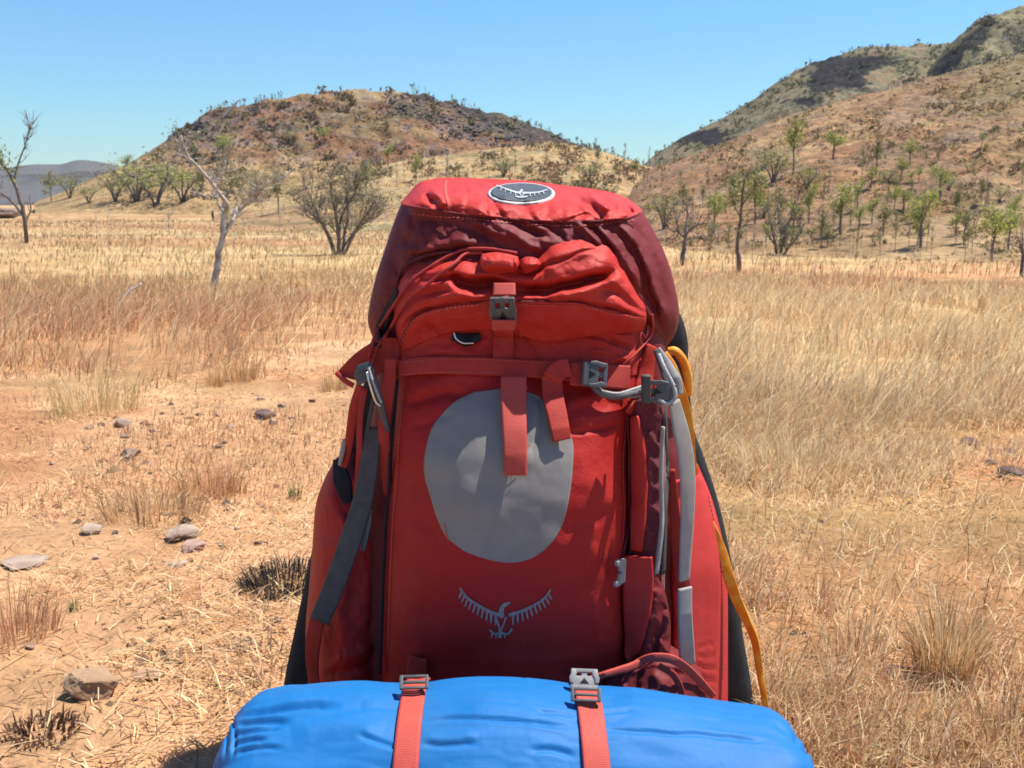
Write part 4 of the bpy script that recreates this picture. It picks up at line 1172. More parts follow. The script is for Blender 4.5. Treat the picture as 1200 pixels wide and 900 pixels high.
def panel(name, T, B, L, Rt, yrow, ysil, n, mt, parent=None, folds=(), noise=((1.6, .03), (.5, .11)), stretch=(1, 1), back=1.40, res=(110, 110), reg=True, shrink=.97, ns=1, lift=0.0, ridge=(), fscale=1.0, skew=0.0):
    """Fabric panel between four traced edges. yrow = depth of its middle line from top to bottom, ysil = depth of its
    side edges; the cross-section is a superellipse of power n, closed backwards by a skirt to y = back."""
    nu, nv = res
    T = smooth_path([L[0]] + list(T) + [Rt[0]], nu); B = smooth_path([L[-1]] + list(B) + [Rt[-1]], nu)
    L = smooth_path(L, nv); Rt = smooth_path(Rt, nv)
    s = np.linspace(0, 1, nu)
    s = .5 - .5 * np.sign(1 - 2 * s) * np.abs(1 - 2 * s) ** .8      # finer near the side edges
    Ti = np.stack([np.interp(s, np.linspace(0, 1, nu), T[:, k]) for k in (0, 1)], -1)
    Bi = np.stack([np.interp(s, np.linspace(0, 1, nu), B[:, k]) for k in (0, 1)], -1)
    t = np.linspace(0, 1, nv)
    s_, t_ = s[None, :, None], t[:, None, None]
    C = (1 - t_) * Ti[None] + t_ * Bi[None] + (1 - s_) * L[:, None] + s_ * Rt[:, None] - ((1 - s_) * (1 - t_) * L[0] + s_ * (1 - t_) * Rt[0] + (1 - s_) * t_ * L[-1] + s_ * t_ * Rt[-1])
    u, v = C[..., 0], C[..., 1]
    g = np.maximum(0, 1 - np.abs(2 * s - 1) ** n) ** (1 / n)
    yr = interp(yrow, t)[:, None]; ys = interp(ysil, t)[:, None]
    # round the row tables so that they do not crease
    ker = np.hanning(15); ker /= ker.sum()
    def sm(a): return np.convolve(np.concatenate([np.full(7, a[0, 0]), a[:, 0], np.full(7, a[-1, 0])]), ker, 'valid')[:, None]
    yr, ys = sm(yr), sm(ys)
    Y = ys + (yr - ys) * g[None, :]
    win = (np.minimum(1, np.minimum(s, 1 - s) * 14)[None, :] * .85 + .15)
    d = np.zeros_like(u)
    if folds: d += fscale * fold_height(u, v, folds)
    ed = np.minimum(np.minimum(u - u[:, :1], u[:, -1:] - u), np.minimum(v - v[:1], v[-1:] - v))
    d += .0013 * np.exp(-(ed / 9.0) ** 2) * fbm(u * .16, v * .16, oct=2, seed=44 + ns)
    for amp, f, an in ridge:      # sharp irregular creases running along the angle an
        ca, sa = math.cos(R(an)), math.sin(R(an))
        a_, b_ = (u * ca + v * sa) * f * .32, (-u * sa + v * ca) * f
        a_ = a_ + .5 * fbm(u * f * .6, v * f * .6, oct=2, seed=33 + ns)
        d -= amp * 1e-3 * (1 - np.minimum(1, np.abs(fbm(a_, b_, oct=2, seed=70 + ns)) * 2.6)) ** 2
    for amp, f in noise: d += amp * 1e-3 * fbm(u * f * stretch[0] + 3.7 * ns, v * f * stretch[1] + 1.3 * ns, oct=3, seed=60 + ns)
    Y = Y - d * win - lift + skew * (s - .5)[None, :]
    V = P(u, v, Y)
    Fq = grid_quads(nu, nv)
    front = V.reshape(-1, 3)
    loop = np.concatenate([np.arange(nu), np.arange(1, nv) * nu + nu - 1, np.arange(nu - 2, -1, -1) + (nv - 1) * nu, np.arange(nv - 2, 0, -1) * nu])
    cen = front.mean(0)
    rings = [front]
    m = len(loop); FF = [Fq]
    prev = loop
    for k, (fr, sh) in enumerate(((.35, 1.0), (.8, (1 + shrink) / 2), (1.0, shrink))):
        q = front[loop].copy()
        q[:, 1] += (np.maximum(back, q[:, 1] + .004) - q[:, 1]) * fr
        q[:, 0] = cen[0] + (q[:, 0] - cen[0]) * sh; q[:, 2] = cen[2] + (q[:, 2] - cen[2]) * sh
        base = sum(len(a) for a in rings); idx = np.arange(m) + base
        FF.append(np.stack([prev, idx, np.roll(idx, -1), np.roll(prev, -1)], -1))
        rings.append(q); prev = idx
    A = np.vstack(rings); Fa = np.vstack(FF)
    me = raw_mesh(name, A - PO, Fa.ravel(), np.full(len(Fa), 4), M[mt], True)
    o = link(name, me, parent or PACK)
    if reg: register(front, Fq)
    return o

def decal(name, T, B, L, Rt, mt, parent, off=.0014, res=(46, 46), thick=.0015):
    """Thin layer laid on the fabric between four traced edges."""
    nu, nv = res
    T = smooth_path([L[0]] + list(T) + [Rt[0]], nu); B = smooth_path([L[-1]] + list(B) + [Rt[-1]], nu); L = smooth_path(L, nv); Rt = smooth_path(Rt, nv)
    s = np.linspace(0, 1, nu)[None, :, None]; t = np.linspace(0, 1, nv)[:, None, None]
    C = (1 - t) * T[None] + t * B[None] + (1 - s) * L[:, None] + s * Rt[:, None] - ((1 - s) * (1 - t) * L[0] + s * (1 - t) * Rt[0] + (1 - s) * t * L[-1] + s * t * Rt[-1])
    H = [hit(a, b) for a, b in C.reshape(-1, 2)]
    V = np.array([p + n * off for p, n in H]); Bk = np.array([p - n * thick for p, n in H])
    Fq = grid_quads(nu, nv); loop = np.concatenate([np.arange(nu), np.arange(1, nv) * nu + nu - 1, np.arange(nu - 2, -1, -1) + (nv - 1) * nu, np.arange(nv - 2, 0, -1) * nu])
    idx = np.arange(len(loop)) + len(V)
    Fa = np.vstack([Fq, np.stack([loop, idx, np.roll(idx, -1), np.roll(loop, -1)], -1)])
    return link(name, raw_mesh(name, np.vstack([V, Bk[loop]]) - PO, Fa.ravel(), np.full(len(Fa), 4), M[mt], True), parent)

def strokes(name, lines, mt, parent, off=.0012, reg_off=.0012):
    """Flat printed or embroidered strokes (points, start width px, end width px) lying on the fabric."""
    mb = MB()
    for pts, w0, w1 in lines:
        L = sum(math.dist(pts[i], pts[i + 1]) for i in range(len(pts) - 1)); n = max(3, int(L / 2.5))
        p = smooth_path(pts, n); V = []
        for i in range(n):
            t = p[min(i + 1, n - 1)] - p[max(i - 1, 0)]; t = t / (np.linalg.norm(t) + 1e-9); nn = np.array((-t[1], t[0])); w = (w0 + (w1 - w0) * i / (n - 1)) / 2
            for sg in (-1, 1):
                q = p[i] + nn * w * sg; h, nr = hit(*q); V.append(h + nr * off)
        mb.add(V, [(2 * i, 2 * i + 1, 2 * i + 3, 2 * i + 2) for i in range(n - 1)])
    return mb.build(name, M[mt], parent, PO)

def strap(name, path, w, mt, parent=None, off=.003, thick=.0022, Y=None, roll=0.0, n=40, smooth=9, reg=False, wave=0.0):
    """Webbing along a traced path (width w in px, one number or one per point). Y=None lays it on the fabric beneath."""
    W_ = np.interp(np.linspace(0, 1, n), np.linspace(0, 1, len(path)), np.broadcast_to(np.asarray(w, float), (len(path),)))
    p = smooth_path(path, n)
    if Y is None:
        H = [hit(a, b) for a, b in p]
        y = np.array([h[0][1] for h in H]); N = np.array([h[1] for h in H])
        pad = smooth // 2
        yy = np.concatenate([np.full(pad, y[0]), y, np.full(pad, y[-1])])
        y = np.array([np.min(yy[i:i + smooth]) * .6 + np.mean(yy[i:i + smooth]) * .4 for i in range(n)]) - off
        NN = np.vstack([np.tile(N[0], (pad, 1)), N, np.tile(N[-1], (pad, 1))])
        N = np.array([NN[i:i + smooth].mean(0) for i in range(n)])
    else:
        y = np.interp(np.linspace(0, 1, n), np.linspace(0, 1, len(Y)), Y); N = np.tile(np.array((0, -1.0, .1)), (n, 1))
    if wave: y = y - wave * np.sin(np.linspace(0, 3.1 * PI, n))
    C = P(p[:, 0], p[:, 1], y)
    V = []
    Fs = []
    for i in range(n):
        t = C[min(i + 1, n - 1)] - C[max(i - 1, 0)]; t /= np.linalg.norm(t) + 1e-9
        nr = N[i] - t * (N[i] @ t); nr /= np.linalg.norm(nr) + 1e-9
        sd = np.cross(t, nr)
        if roll:
            r_ = roll if np.isscalar(roll) else np.interp(i / (n - 1), np.linspace(0, 1, len(roll)), roll)
            sd, nr = sd * math.cos(r_) + nr * math.sin(r_), nr * math.cos(r_) - sd * math.sin(r_)
        zc = C[i][1] * CP - (C[i][2] - CAM_H) * SP
        hw = W_[i] / F * zc / 2
        # seven points across: flat top with rounded, stitched edges
        for a, b in ((-1, -.5), (-.96, .35), (-.8, .5), (0, .42), (.8, .5), (.96, .35), (1, -.5)): V.append(C[i] + sd * hw * a + nr * thick * b)
        for a, b in ((.9, -.6), (-.9, -.6)): V.append(C[i] + sd * hw * a + nr * thick * b)
    k = 9
    Fs = [tuple(q) for q in grid_quads(k, n, 0, True)] + [tuple(range(k))[::-1], tuple(range((n - 1) * k, n * k))]
    mb = MB(); mb.add(V, Fs)
    o = mb.build(name, M[mt], parent or PACK, PO)
    if reg: register(np.array(V), np.array([q for q in grid_quads(k, n, 0, True)]))
    return o

def cord(name, path, r, mt, parent=None, off=.002, Y=None, n=40):
    p = smooth_path(path, n)
    if Y is None:
        y = np.array([hit(a, b)[0][1] for a, b in p])
        y = np.array([np.min(y[max(0, i - 3):i + 4]) * .5 + np.mean(y[max(0, i - 3):i + 4]) * .5 for i in range(n)]) - off - r
    else: y = np.interp(np.linspace(0, 1, n), np.linspace(0, 1, len(Y)), Y)
    mb = MB(); mb.tube(P(p[:, 0], p[:, 1], y), r, 8)
    return mb.build(name, M[mt], parent or PACK, PO)

def frame_at(u, v, ang=0.0, off=.004, Y=None, tilt=0.0, face=None):
    """Local frame on the fabric: x along the picture direction ang, z outward."""
    if Y is None:
        hs = [hit(u + a, v + b) for a in (-8, 0, 8) for b in (-8, 0, 8)]
        p = P(u, v, min(h[0][1] for h in hs)); z = np.mean([h[1] for h in hs], 0)
    else: p = P(u, v, Y); z = np.array((0, -1.0, .12))
    if face is not None: z = np.array(face, float)
    z = z / np.linalg.norm(z)
    x = np.array((math.cos(ang), 0, -math.sin(ang)))
    x = x - z * (x @ z); x /= np.linalg.norm(x); y = np.cross(z, x)
    if tilt:
        y, z = y * math.cos(tilt) + z * math.sin(tilt), z * math.cos(tilt) - y * math.sin(tilt)
    return p + z * off, x, y, z

def slab(outline, h, z0, fr, bevel=.0008):
    """Bevelled extrusion of an outline (mm in the local frame) as vertices and faces."""
    o, x, y, z = fr
    bm = bmesh.new()
    vs = [bm.verts.new((a * 1e-3, b * 1e-3, 0)) for a, b in outline]
    f = bm.faces.new(vs)
    r = bmesh.ops.extrude_face_region(bm, geom=[f])
    bmesh.ops.translate(bm, vec=(0, 0, h * 1e-3), verts=[e for e in r['geom'] if isinstance(e, bmesh.types.BMVert)])
    bmesh.ops.recalc_face_normals(bm, faces=bm.faces)
    bmesh.ops.bevel(bm, geom=list(bm.edges), offset=bevel, segments=2, affect='EDGES', profile=.6, clamp_overlap=True)
    bm.verts.ensure_lookup_table(); bm.verts.index_update()
    V = [o + x * p.co.x + y * p.co.y + z * (p.co.z + z0 * 1e-3) for p in bm.verts]
    Fs = [tuple(q.index for q in f.verts) for f in bm.faces]
    bm.free()
    return V, Fs

def rect(w, h, r=1.5, cx=0, cy=0):
    out = []
    for sx, sy, a0 in ((1, 1, 0), (-1, 1, 90), (-1, -1, 180), (1, -1, 270)):
        for k in range(4):
            a = R(a0 + 30 * k); out.append((cx + sx * (w / 2 - r) + r * math.cos(a), cy + sy * (h / 2 - r) + r * math.sin(a)))
    return out

def release_buckle(name, fr, w, h, mt='plastic', parent=None, male_up=True):
    """Side-release buckle: socket body with a window, two curved prongs, tongue and webbing bars."""
    mb = MB(); s = 1 if male_up else -1
    W2, H2 = w / 2, h / 2
    body = [(-W2, -H2 * s), (W2, -H2 * s), (W2, H2 * .25 * s), (W2 * .72, H2 * .38 * s), (W2 * .42, H2 * .30 * s), (0, H2 * .42 * s), (-W2 * .42, H2 * .30 * s), (-W2 * .72, H2 * .38 * s), (-W2, H2 * .25 * s)]
    if s < 0: body = body[::-1]
    mb.add(*slab(body, 5.0, 0, fr))
    mb.add(*slab(rect(w * .98, h * .17, 1.2, 0, H2 * .88 * s), 4.4, .4, fr))
    for sg in (-1, 1):
        pr = [(sg * W2 * .98, H2 * .95 * s), (sg * W2 * .66, H2 * .95 * s), (sg * W2 * .55, H2 * .55 * s), (sg * W2 * .72, H2 * .1 * s), (sg * W2 * .80, -H2 * .45 * s), (sg * W2 * 1.06, -H2 * .40 * s), (sg * W2 * 1.12, H2 * .1 * s), (sg * W2 * 1.0, H2 * .5 * s)]
        if sg * s > 0: pr = pr[::-1]
        mb.add(*slab(pr, 3.2, 3.0, fr))
    mb.add(*slab(rect(w * .2, h * .5, 1.0, 0, H2 * .58 * s), 3.4, .6, fr))
    mb.add(*slab(rect(w * .9, h * .13, 1.0, 0, -H2 * .82 * s), 2.0, 4.2, fr))
    o = mb.build(name, M[mt], parent or PACK, PO, smooth=False)
    m2 = MB(); m2.add(*slab([(-w * .17, -H2 * .45), (w * .17, -H2 * .45), (0, H2 * .12)], .6, 4.9, fr, .0002))
    m2.build("buckle_window", M['hole'], o, PO, smooth=False)  # black wedge laid on the body as the dark of the window gap
    return o

def ladder_lock(name, fr, w, h, mt='plastic', parent=None):
    mb = MB(); t = h * .16
    for cy in (-h / 2 + t / 2, 0, h / 2 - t / 2): mb.add(*slab(rect(w, t, t * .4, 0, cy), 3.2, 0, fr))
    for sg in (-1, 1): mb.add(*slab(rect(w * .12, h, 1.0, sg * w * .46, 0), 3.6, -.2, fr))
    return mb.build(name, M[mt], parent or PACK, PO, smooth=False)

# ---------------------------------------------------------------- body
panel("back_panel", [(560, 352), (700, 352)], [(500, 938), (740, 938)],
      [(452, 352), (436, 420), (420, 470), (398, 545), (372, 620), (356, 690), (345, 740), (333, 800), (326, 870), (326, 938)],
      [(786, 352), (799, 372), (806, 400), (807, 440), (813, 500), (823, 530), (838, 575), (850, 622), (861, 680), (870, 740), (882, 815), (886, 880), (886, 938)],
      [(0, 1.385), (1, 1.35)], [(0, 1.405), (.4, 1.40), (1, 1.375)], 3.0, 'black', back=1.415, noise=((2, .02),), ns=2, res=(60, 80), shrink=.94)

panel("body", [(560, 372), (680, 372)], [(500, 938), (740, 938)],
      [(446, 375), (440, 410), (438, 450), (432, 500), (420, 545), (405, 600), (392, 660), (386, 720), (384, 800), (384, 870), (384, 938)],
      [(778, 375), (782, 415), (786, 450), (796, 500), (806, 545), (815, 580), (820, 640), (824, 700), (826, 800), (826, 870), (826, 938)],
      [(0, 1.22), (.3, 1.205), (1, 1.20)], [(0, 1.33), (1, 1.33)], 4.0, 'maroon', back=1.39, noise=((2.5, .03), (.8, .1)), ns=3)

# stretch side pockets; the right one's sunlight is put into its lighter red
panel("side_pocket", [(415, 560), (440, 575)], [(400, 938), (430, 938)],
      [(392, 540), (380, 562), (370, 592), (366, 640), (362, 690), (358, 740), (361, 800), (362, 870), (362, 938)],
      [(452, 610), (455, 640), (455, 680), (452, 720), (452, 760), (452, 800), (452, 850), (452, 900), (452, 938)],
      [(0, 1.25), (.2, 1.215), (.6, 1.20), (1, 1.20)], [(0, 1.33), (1, 1.33)], 2.4, 'red', back=1.38,
      folds=[([(382, 575), (402, 612), (424, 640)], 6, 4), ([(425, 640), (405, 690), (400, 760)], 8, 5), ([(440, 660), (444, 720), (436, 770)], 6, -5), ([(385, 775), (420, 765), (448, 752)], 5, 6), ([(375, 790), (410, 784), (446, 770)], 5, -5)],
      noise=((2.5, .035), (.8, .12)), ns=4, ridge=((2.0, .03, 80),))
panel("side_pocket", [(812, 556), (822, 560)], [(800, 938), (830, 938)],
      [(786, 566), (786, 600), (786, 650), (786, 700), (786, 740), (784, 780), (780, 820), (780, 880), (780, 938)],
      [(818, 545), (832, 578), (842, 612), (848, 640), (852, 670), (853, 710), (853, 760), (853, 820), (853, 880), (853, 938)],
      [(0, 1.275), (.3, 1.25), (1, 1.25)], [(0, 1.30), (1, 1.30)], 2.2, 'red_side_lit', skew=.13, back=1.39,
      folds=[([(816, 760), (828, 757), (842, 753)], 2.6, -2.6), ([(817, 769), (828, 772), (841, 769)], 2.6, -2.4), ([(816, 779), (829, 784), (845, 786)], 2.8, -2.8), ([(814, 789), (828, 797), (846, 803)], 2.8, -2.6), ([(812, 798), (824, 806), (838, 818)], 3, -2.6)],
      noise=((1.0, .02), (.25, .1)), ns=5)

# main front pocket
panel("front_pocket", [(520, 424), (600, 424), (680, 428)], [(520, 938), (680, 938)],
      [(470, 426), (467, 455), (463, 500), (459, 550), (455, 610), (452, 670), (449, 740), (447, 800), (448, 870), (450, 938)],
      [(747, 430), (748, 470), (741, 500), (737, 540), (738, 590), (736, 630), (735, 680), (737, 740), (741, 790), (744, 860), (744, 938)],
      [(0, 1.196), (.05, 1.182), (.12, 1.150), (.22, 1.122), (.32, 1.108), (.42, 1.105), (.52, 1.114), (.62, 1.132), (.70, 1.152), (.8, 1.155), (1, 1.15)], [(0, 1.225), (.5, 1.215), (1, 1.215)], 2.25, 'red', back=1.30,
      folds=[([(472, 466), (500, 450), (540, 441), (586, 439)], 8, 4), ([(474, 476), (510, 464), (548, 457)], 7, -5), ([(478, 500), (500, 494), (530, 486)], 7, -2.5),
             ([(655, 478), (690, 466), (738, 463)], 10, 5), ([(662, 506), (690, 505), (715, 503), (728, 496)], 3.5, -5), ([(668, 494), (700, 488), (730, 485)], 8, 3.5),
             ([(668, 560), (700, 570), (732, 600)], 14, 3), ([(660, 625), (700, 605), (730, 596)], 10, -2.5), ([(672, 690), (690, 660), (704, 640)], 9, 3),
             ([(610, 462), (634, 470), (634, 500), (622, 535)], 5, -2.2), ([(470, 600), (500, 615), (520, 640)], 12, -2.5), ([(458, 690), (480, 730), (500, 780)], 12, 3),
             ([(690, 740), (710, 715), (722, 745)], 8, 4), ([(560, 770), (620, 778), (700, 770)], 8, 3), ([(540, 560), (560, 600), (590, 625)], 18, 2)],
      noise=((2.0, .014), (.25, .06)), ns=6, res=(150, 190))

# upper pocket: recessed lower part, then the bulging flap above it
panel("upper_pocket", [(540, 352), (600, 352), (700, 358)], [(540, 440), (680, 440)],
      [(468, 375), (466, 400), (468, 440)], [(757, 372), (757, 400), (752, 440)],
      [(0, 1.215), (.5, 1.202), (1, 1.185)], [(0, 1.26), (1, 1.25)], 3.2, 'red_bright', back=1.31,
      folds=[([(686, 396), (708, 403), (732, 416)], 4, 7), ([(690, 410), (715, 415), (740, 424)], 4, 5), ([(700, 390), (730, 394), (748, 400)], 4, 5), ([(712, 400), (726, 404), (742, 410)], 3, -5), ([(690, 430), (716, 424), (748, 414)], 4, 5), ([(480, 420), (520, 412), (560, 414)], 7, 4)],
      noise=((1.8, .04), (.6, .14)), ns=7, res=(110, 60))

# lid: maroon sides, red top panel
lid_folds = [([(474, 294), (500, 290), (530, 283), (560, 286)], 5.5, 6), ([(482, 302), (520, 296), (556, 292)], 5, -7), ([(478, 243), (500, 242), (522, 244)], 5, 5), ([(480, 256), (520, 262), (560, 274), (600, 288)], 9, -5),
             ([(566, 254), (590, 266), (618, 285), (640, 296)], 4.5, 8), ([(552, 256), (575, 270), (604, 284)], 5, 6), ([(600, 258), (622, 270), (645, 280)], 5, -8), ([(628, 258), (648, 268), (662, 280)], 6, -5),
             ([(672, 258), (690, 272), (706, 288)], 4.5, 8), ([(686, 260), (705, 280), (722, 300)], 5, -8), ([(700, 262), (722, 290), (745, 325), (757, 350)], 6, 6), ([(715, 262), (745, 300), (762, 350), (775, 388)], 7, -8),
             ([(728, 262), (752, 296), (770, 340), (782, 385)], 7, 7), ([(748, 268), (768, 310), (782, 360)], 7, -5), ([(752, 352), (764, 375), (778, 402)], 4, 6), ([(748, 362), (760, 390), (768, 405)], 4, -6),
             ([(455, 300), (448, 340), (442, 370)], 8, 4), ([(470, 262), (462, 300), (452, 340)], 9, -4), ([(500, 262), (540, 270), (580, 290)], 6, 3), ([(790, 330), (786, 360), (782, 395)], 5, 4)]
lid_side = panel("lid_side", [(500, 243), (525, 247), (560, 251), (600, 255), (650, 258), (700, 257), (735, 254)], [(520, 410), (600, 410), (700, 410)],
      [(470, 239), (461, 262), (451, 292), (441, 322), (434, 352), (431, 376), (438, 398), (448, 412)],
      [(753, 248), (766, 270), (777, 292), (786, 316), (793, 345), (796, 370), (791, 392), (778, 410)],
      [(0, 1.212), (.2, 1.198), (.45, 1.192), (.75, 1.20), (1, 1.232)], [(0, 1.315), (.4, 1.31), (1, 1.32)], 2.5, 'maroon', back=1.42,
      folds=lid_folds, noise=((4.0, .022), (2.0, .07), (.7, .2)), stretch=(1.0, .8), ns=8, ridge=((3.2, .022, 50), (1.6, .05, 62)), res=(150, 110))
panel("lid_top", [(490, 215), (506, 210), (525, 208), (560, 209), (620, 212), (660, 217), (700, 222), (725, 228), (742, 237)], [(500, 244), (525, 248), (560, 252), (600, 256), (650, 259), (700, 258), (735, 255)],
      [(469, 238), (470, 239), (470, 241)], [(752, 246), (753, 248), (753, 250)],
      [(0, 1.41), (.12, 1.37), (.28, 1.305), (.45, 1.258), (.62, 1.232), (.8, 1.215), (1, 1.206)], [(0, 1.36), (1, 1.318)], 2.6, 'red_bright', back=1.42,
      folds=[([(688, 224), (700, 235), (716, 247)], 4, 8), ([(672, 230), (690, 240), (704, 252)], 5, -5), ([(726, 232), (734, 242), (742, 252)], 4, -8), ([(742, 238), (748, 246)], 4, 7), ([(505, 222), (516, 232), (520, 242)], 5, 7), ([(497, 228), (508, 238)], 5, -6)],
      noise=((9.0, .03), (3.0, .1)), ns=9, ridge=((5.0, .03, 60),), fscale=3.0, res=(130, 50))

# the bulging flap of the upper pocket
flap_folds = [([(604, 338), (625, 341), (650, 340), (682, 330), (710, 321), (724, 312)], 8, -25), ([(627, 317), (655, 306), (682, 295), (703, 292)], 3, -5), ([(640, 300), (665, 290), (695, 288)], 10, 7),
              ([(528, 322), (545, 334), (575, 334), (600, 337)], 8, -22), ([(486, 340), (505, 335), (530, 336), (544, 340)], 7, 9), ([(492, 322), (512, 316), (535, 318)], 6, 6), ([(505, 328), (525, 326), (545, 326)], 4, -8),
              ([(484, 352), (510, 349), (545, 348), (575, 346)], 6, 7), ([(466, 404), (482, 374), (503, 362), (533, 355), (577, 351)], 3, -6), ([(604, 352), (646, 352), (682, 354), (719, 362), (757, 372)], 3, -6),
              ([(604, 344), (650, 346), (690, 342), (730, 325)], 6, 6), ([(478, 398), (494, 378), (520, 367), (560, 362)], 7, 5), ([(510, 378), (535, 375), (560, 377)], 6, 6), ([(500, 380), (513, 388), (520, 394)], 4, -6),
              ([(736, 330), (744, 350), (752, 366)], 6, 4), ([(700, 372), (725, 374), (750, 380)], 8, 5), ([(607, 318), (622, 320), (638, 314)], 4, -8), ([(610, 304), (618, 312), (612, 322)], 4, 6)]
panel("pocket_flap", [(478, 318), (500, 306), (530, 298), (565, 296), (600, 301), (625, 301), (640, 289), (655, 281), (680, 279), (702, 283), (716, 292), (735, 320), (748, 345)],
      [(480, 408), (500, 398), (530, 389), (572, 386), (606, 392), (640, 400), (690, 394), (735, 390)],
      [(462, 338), (461, 365), (464, 392), (469, 414)], [(757, 352), (759, 366), (758, 378), (755, 387)],
      [(0, 1.212), (.14, 1.180), (.3, 1.168), (.42, 1.172), (.52, 1.160), (.62, 1.160), (.8, 1.172), (1, 1.190)], [(0, 1.25), (1, 1.245)], 2.6, 'red_bright', back=1.24,
      folds=flap_folds, noise=((2.2, .03), (.7, .09), (.2, .22)), ns=10, ridge=((1.1, .03, 12),), res=(170, 120))
strokes("seam", [([(468, 404), (483, 375), (503, 363), (533, 356), (576, 352)], 1.6, 1.6), ([(606, 353), (646, 353), (682, 355), (719, 363), (755, 372)], 1.6, 1.6)], 'maroon', PACK, off=.0009)
# bunched gather on the flap's top edge
panel("gather", [(580, 296), (595, 298)], [(580, 321), (595, 320)], [(564, 298), (562, 308), (566, 319)], [(607, 301), (609, 310), (606, 319)],
      [(0, 1.178), (.3, 1.160), (.7, 1.158), (1, 1.172)], [(0, 1.182), (1, 1.182)], 3.5, 'red_bright', back=1.20, folds=[([(571, 299), (569, 309), (572, 319)], 2, -3), ([(600, 300), (602, 310), (600, 319)], 2, -3)], noise=((1, .08),), ns=11, res=(40, 30))
panel("gather", [(616, 302), (624, 302)], [(616, 320), (624, 318)], [(610, 305), (609, 312), (611, 319)], [(631, 304), (634, 310), (630, 316)],
      [(0, 1.172), (.5, 1.158), (1, 1.172)], [(0, 1.182), (1, 1.182)], 2.2, 'red_bright', back=1.20, noise=((1, .08),), ns=12, res=(30, 30))

# seams of the lid: piping along the panel joint, stitched seam of the top panel
cord("seam", [(472, 241), (500, 245), (525, 249), (560, 253), (600, 257), (650, 260), (700, 259), (735, 256), (750, 250)], .0013, 'maroon', lid_side, off=-.0008)
strokes("seam", [([(523, 212), (522, 222), (524, 234), (527, 246)], 3.2, 3.4)], 'web_pink', PACK, off=.0012)

# ---------------------------------------------------------------- badge on the lid
def ell(cu, cv, ru, rv, a0, a1, n=9): return [(cu + ru * math.cos(R(a)), cv - rv * math.sin(R(a))) for a in np.linspace(a0, a1, n)]
BC = (611, 228.0)
rim = decal("badge", ell(*BC, 39, 12.2, 135, 45)[1:-1], ell(*BC, 39, 12.2, 225, 315)[1:-1], ell(*BC, 39, 12.2, 135, 225), ell(*BC, 39, 12.2, 45, -45), 'badge_rim', PACK, off=.002, res=(40, 24))
decal("badge_face", ell(*BC, 35.5, 10.4, 135, 45)[1:-1], ell(*BC, 35.5, 10.4, 225, 315)[1:-1], ell(*BC, 35.5, 10.4, 135, 225), ell(*BC, 35.5, 10.4, 45, -45), 'badge', rim, off=.0034, res=(40, 24))
strokes("bird_emblem", [([(582, 221), (592, 225), (603, 229), (610, 230)], 1.2, 2.4), ([(641, 226), (632, 229), (622, 230), (612, 230)], 1.2, 2.4), ([(609, 230), (612, 226)], 3.2, 2.4), ([(608, 229), (611, 234)], 1.4, 1.2), ([(615, 229), (612, 234)], 1.4, 1.2), ([(603, 234), (611, 235.2), (618, 234)], 1.5, 1.5)]
        + [([(a, b), (a + d, b + 3.2)], 1.0, .8) for a, b, d in ((588, 224, -1), (593, 226, -1), (598, 228, -.5), (603, 229.5, 0), (636, 228, 1), (631, 229, 1), (626, 230, .5), (621, 230.5, 0))], 'grey_ink_light', rim, off=.0046)

# ---------------------------------------------------------------- grey patch and bird mark of the front pocket
decal("grey_patch", [(572, 458), (586, 456), (604, 457), (622, 461)], [(548, 647), (575, 656), (600, 659), (622, 654)],
      [(556, 460), (530, 474), (508, 500), (499, 530), (498, 556), (505, 582), (512, 605), (523, 628), (537, 640)],
      [(632, 465), (650, 486), (664, 500), (671, 520), (671, 545), (668, 575), (662, 604), (652, 628), (638, 644)], 'grey_print', PACK, off=.0013, res=(90, 100))
strokes("thread", [([(521, 612), (524, 624), (526, 636)], 1.4, 1.0)], 'web_pink', PACK, off=.0016)
def feather(a, t, L): return ([(a[0], a[1]), (a[0] + t[0] * L, a[1] + t[1] * L)], 3.2, 1.7)
wl_, wr_ = smooth_path([(539, 688), (548, 700), (560, 708), (574, 716), (586, 720)], 12), smooth_path([(645, 690), (638, 700), (626, 708), (612, 715), (596, 720)], 12)
bird = [([tuple(q) for q in wl_], 2.4, 4.2), ([tuple(q) for q in wr_], 2.2, 4.2)]
for i in range(1, 11):
    bird.append(feather(wl_[i], (-.50 + .05 * i, .85), 8.5 + .75 * i)); bird.append(feather(wr_[i], (.55 - .055 * i, .85), 8 + .75 * i))
bird += [([(587, 720), (589, 710), (594, 707)], 7, 4), ([(592, 708), (598, 705)], 4.5, 2.5), ([(581, 722), (584, 731), (586, 738)], 2.0, 2.0), ([(593, 722), (590, 731), (587, 738)], 2.0, 2.0), ([(585, 719), (590, 722)], 6, 5),
         ([(586, 735), (586, 747)], 3.6, 3.6), ([(574, 737), (579, 742), (586, 741)], 2.4, 2.4), ([(600, 736), (595, 742), (587, 741)], 2.4, 2.4), ([(577, 741), (576, 746)], 2, 1.6), ([(582, 742), (581, 747)], 2, 1.6), ([(591, 742), (592, 747)], 2, 1.6), ([(596, 741), (598, 740)], 2, 1.6)]
strokes("bird_emblem", bird, 'grey_ink', PACK, off=.0012)

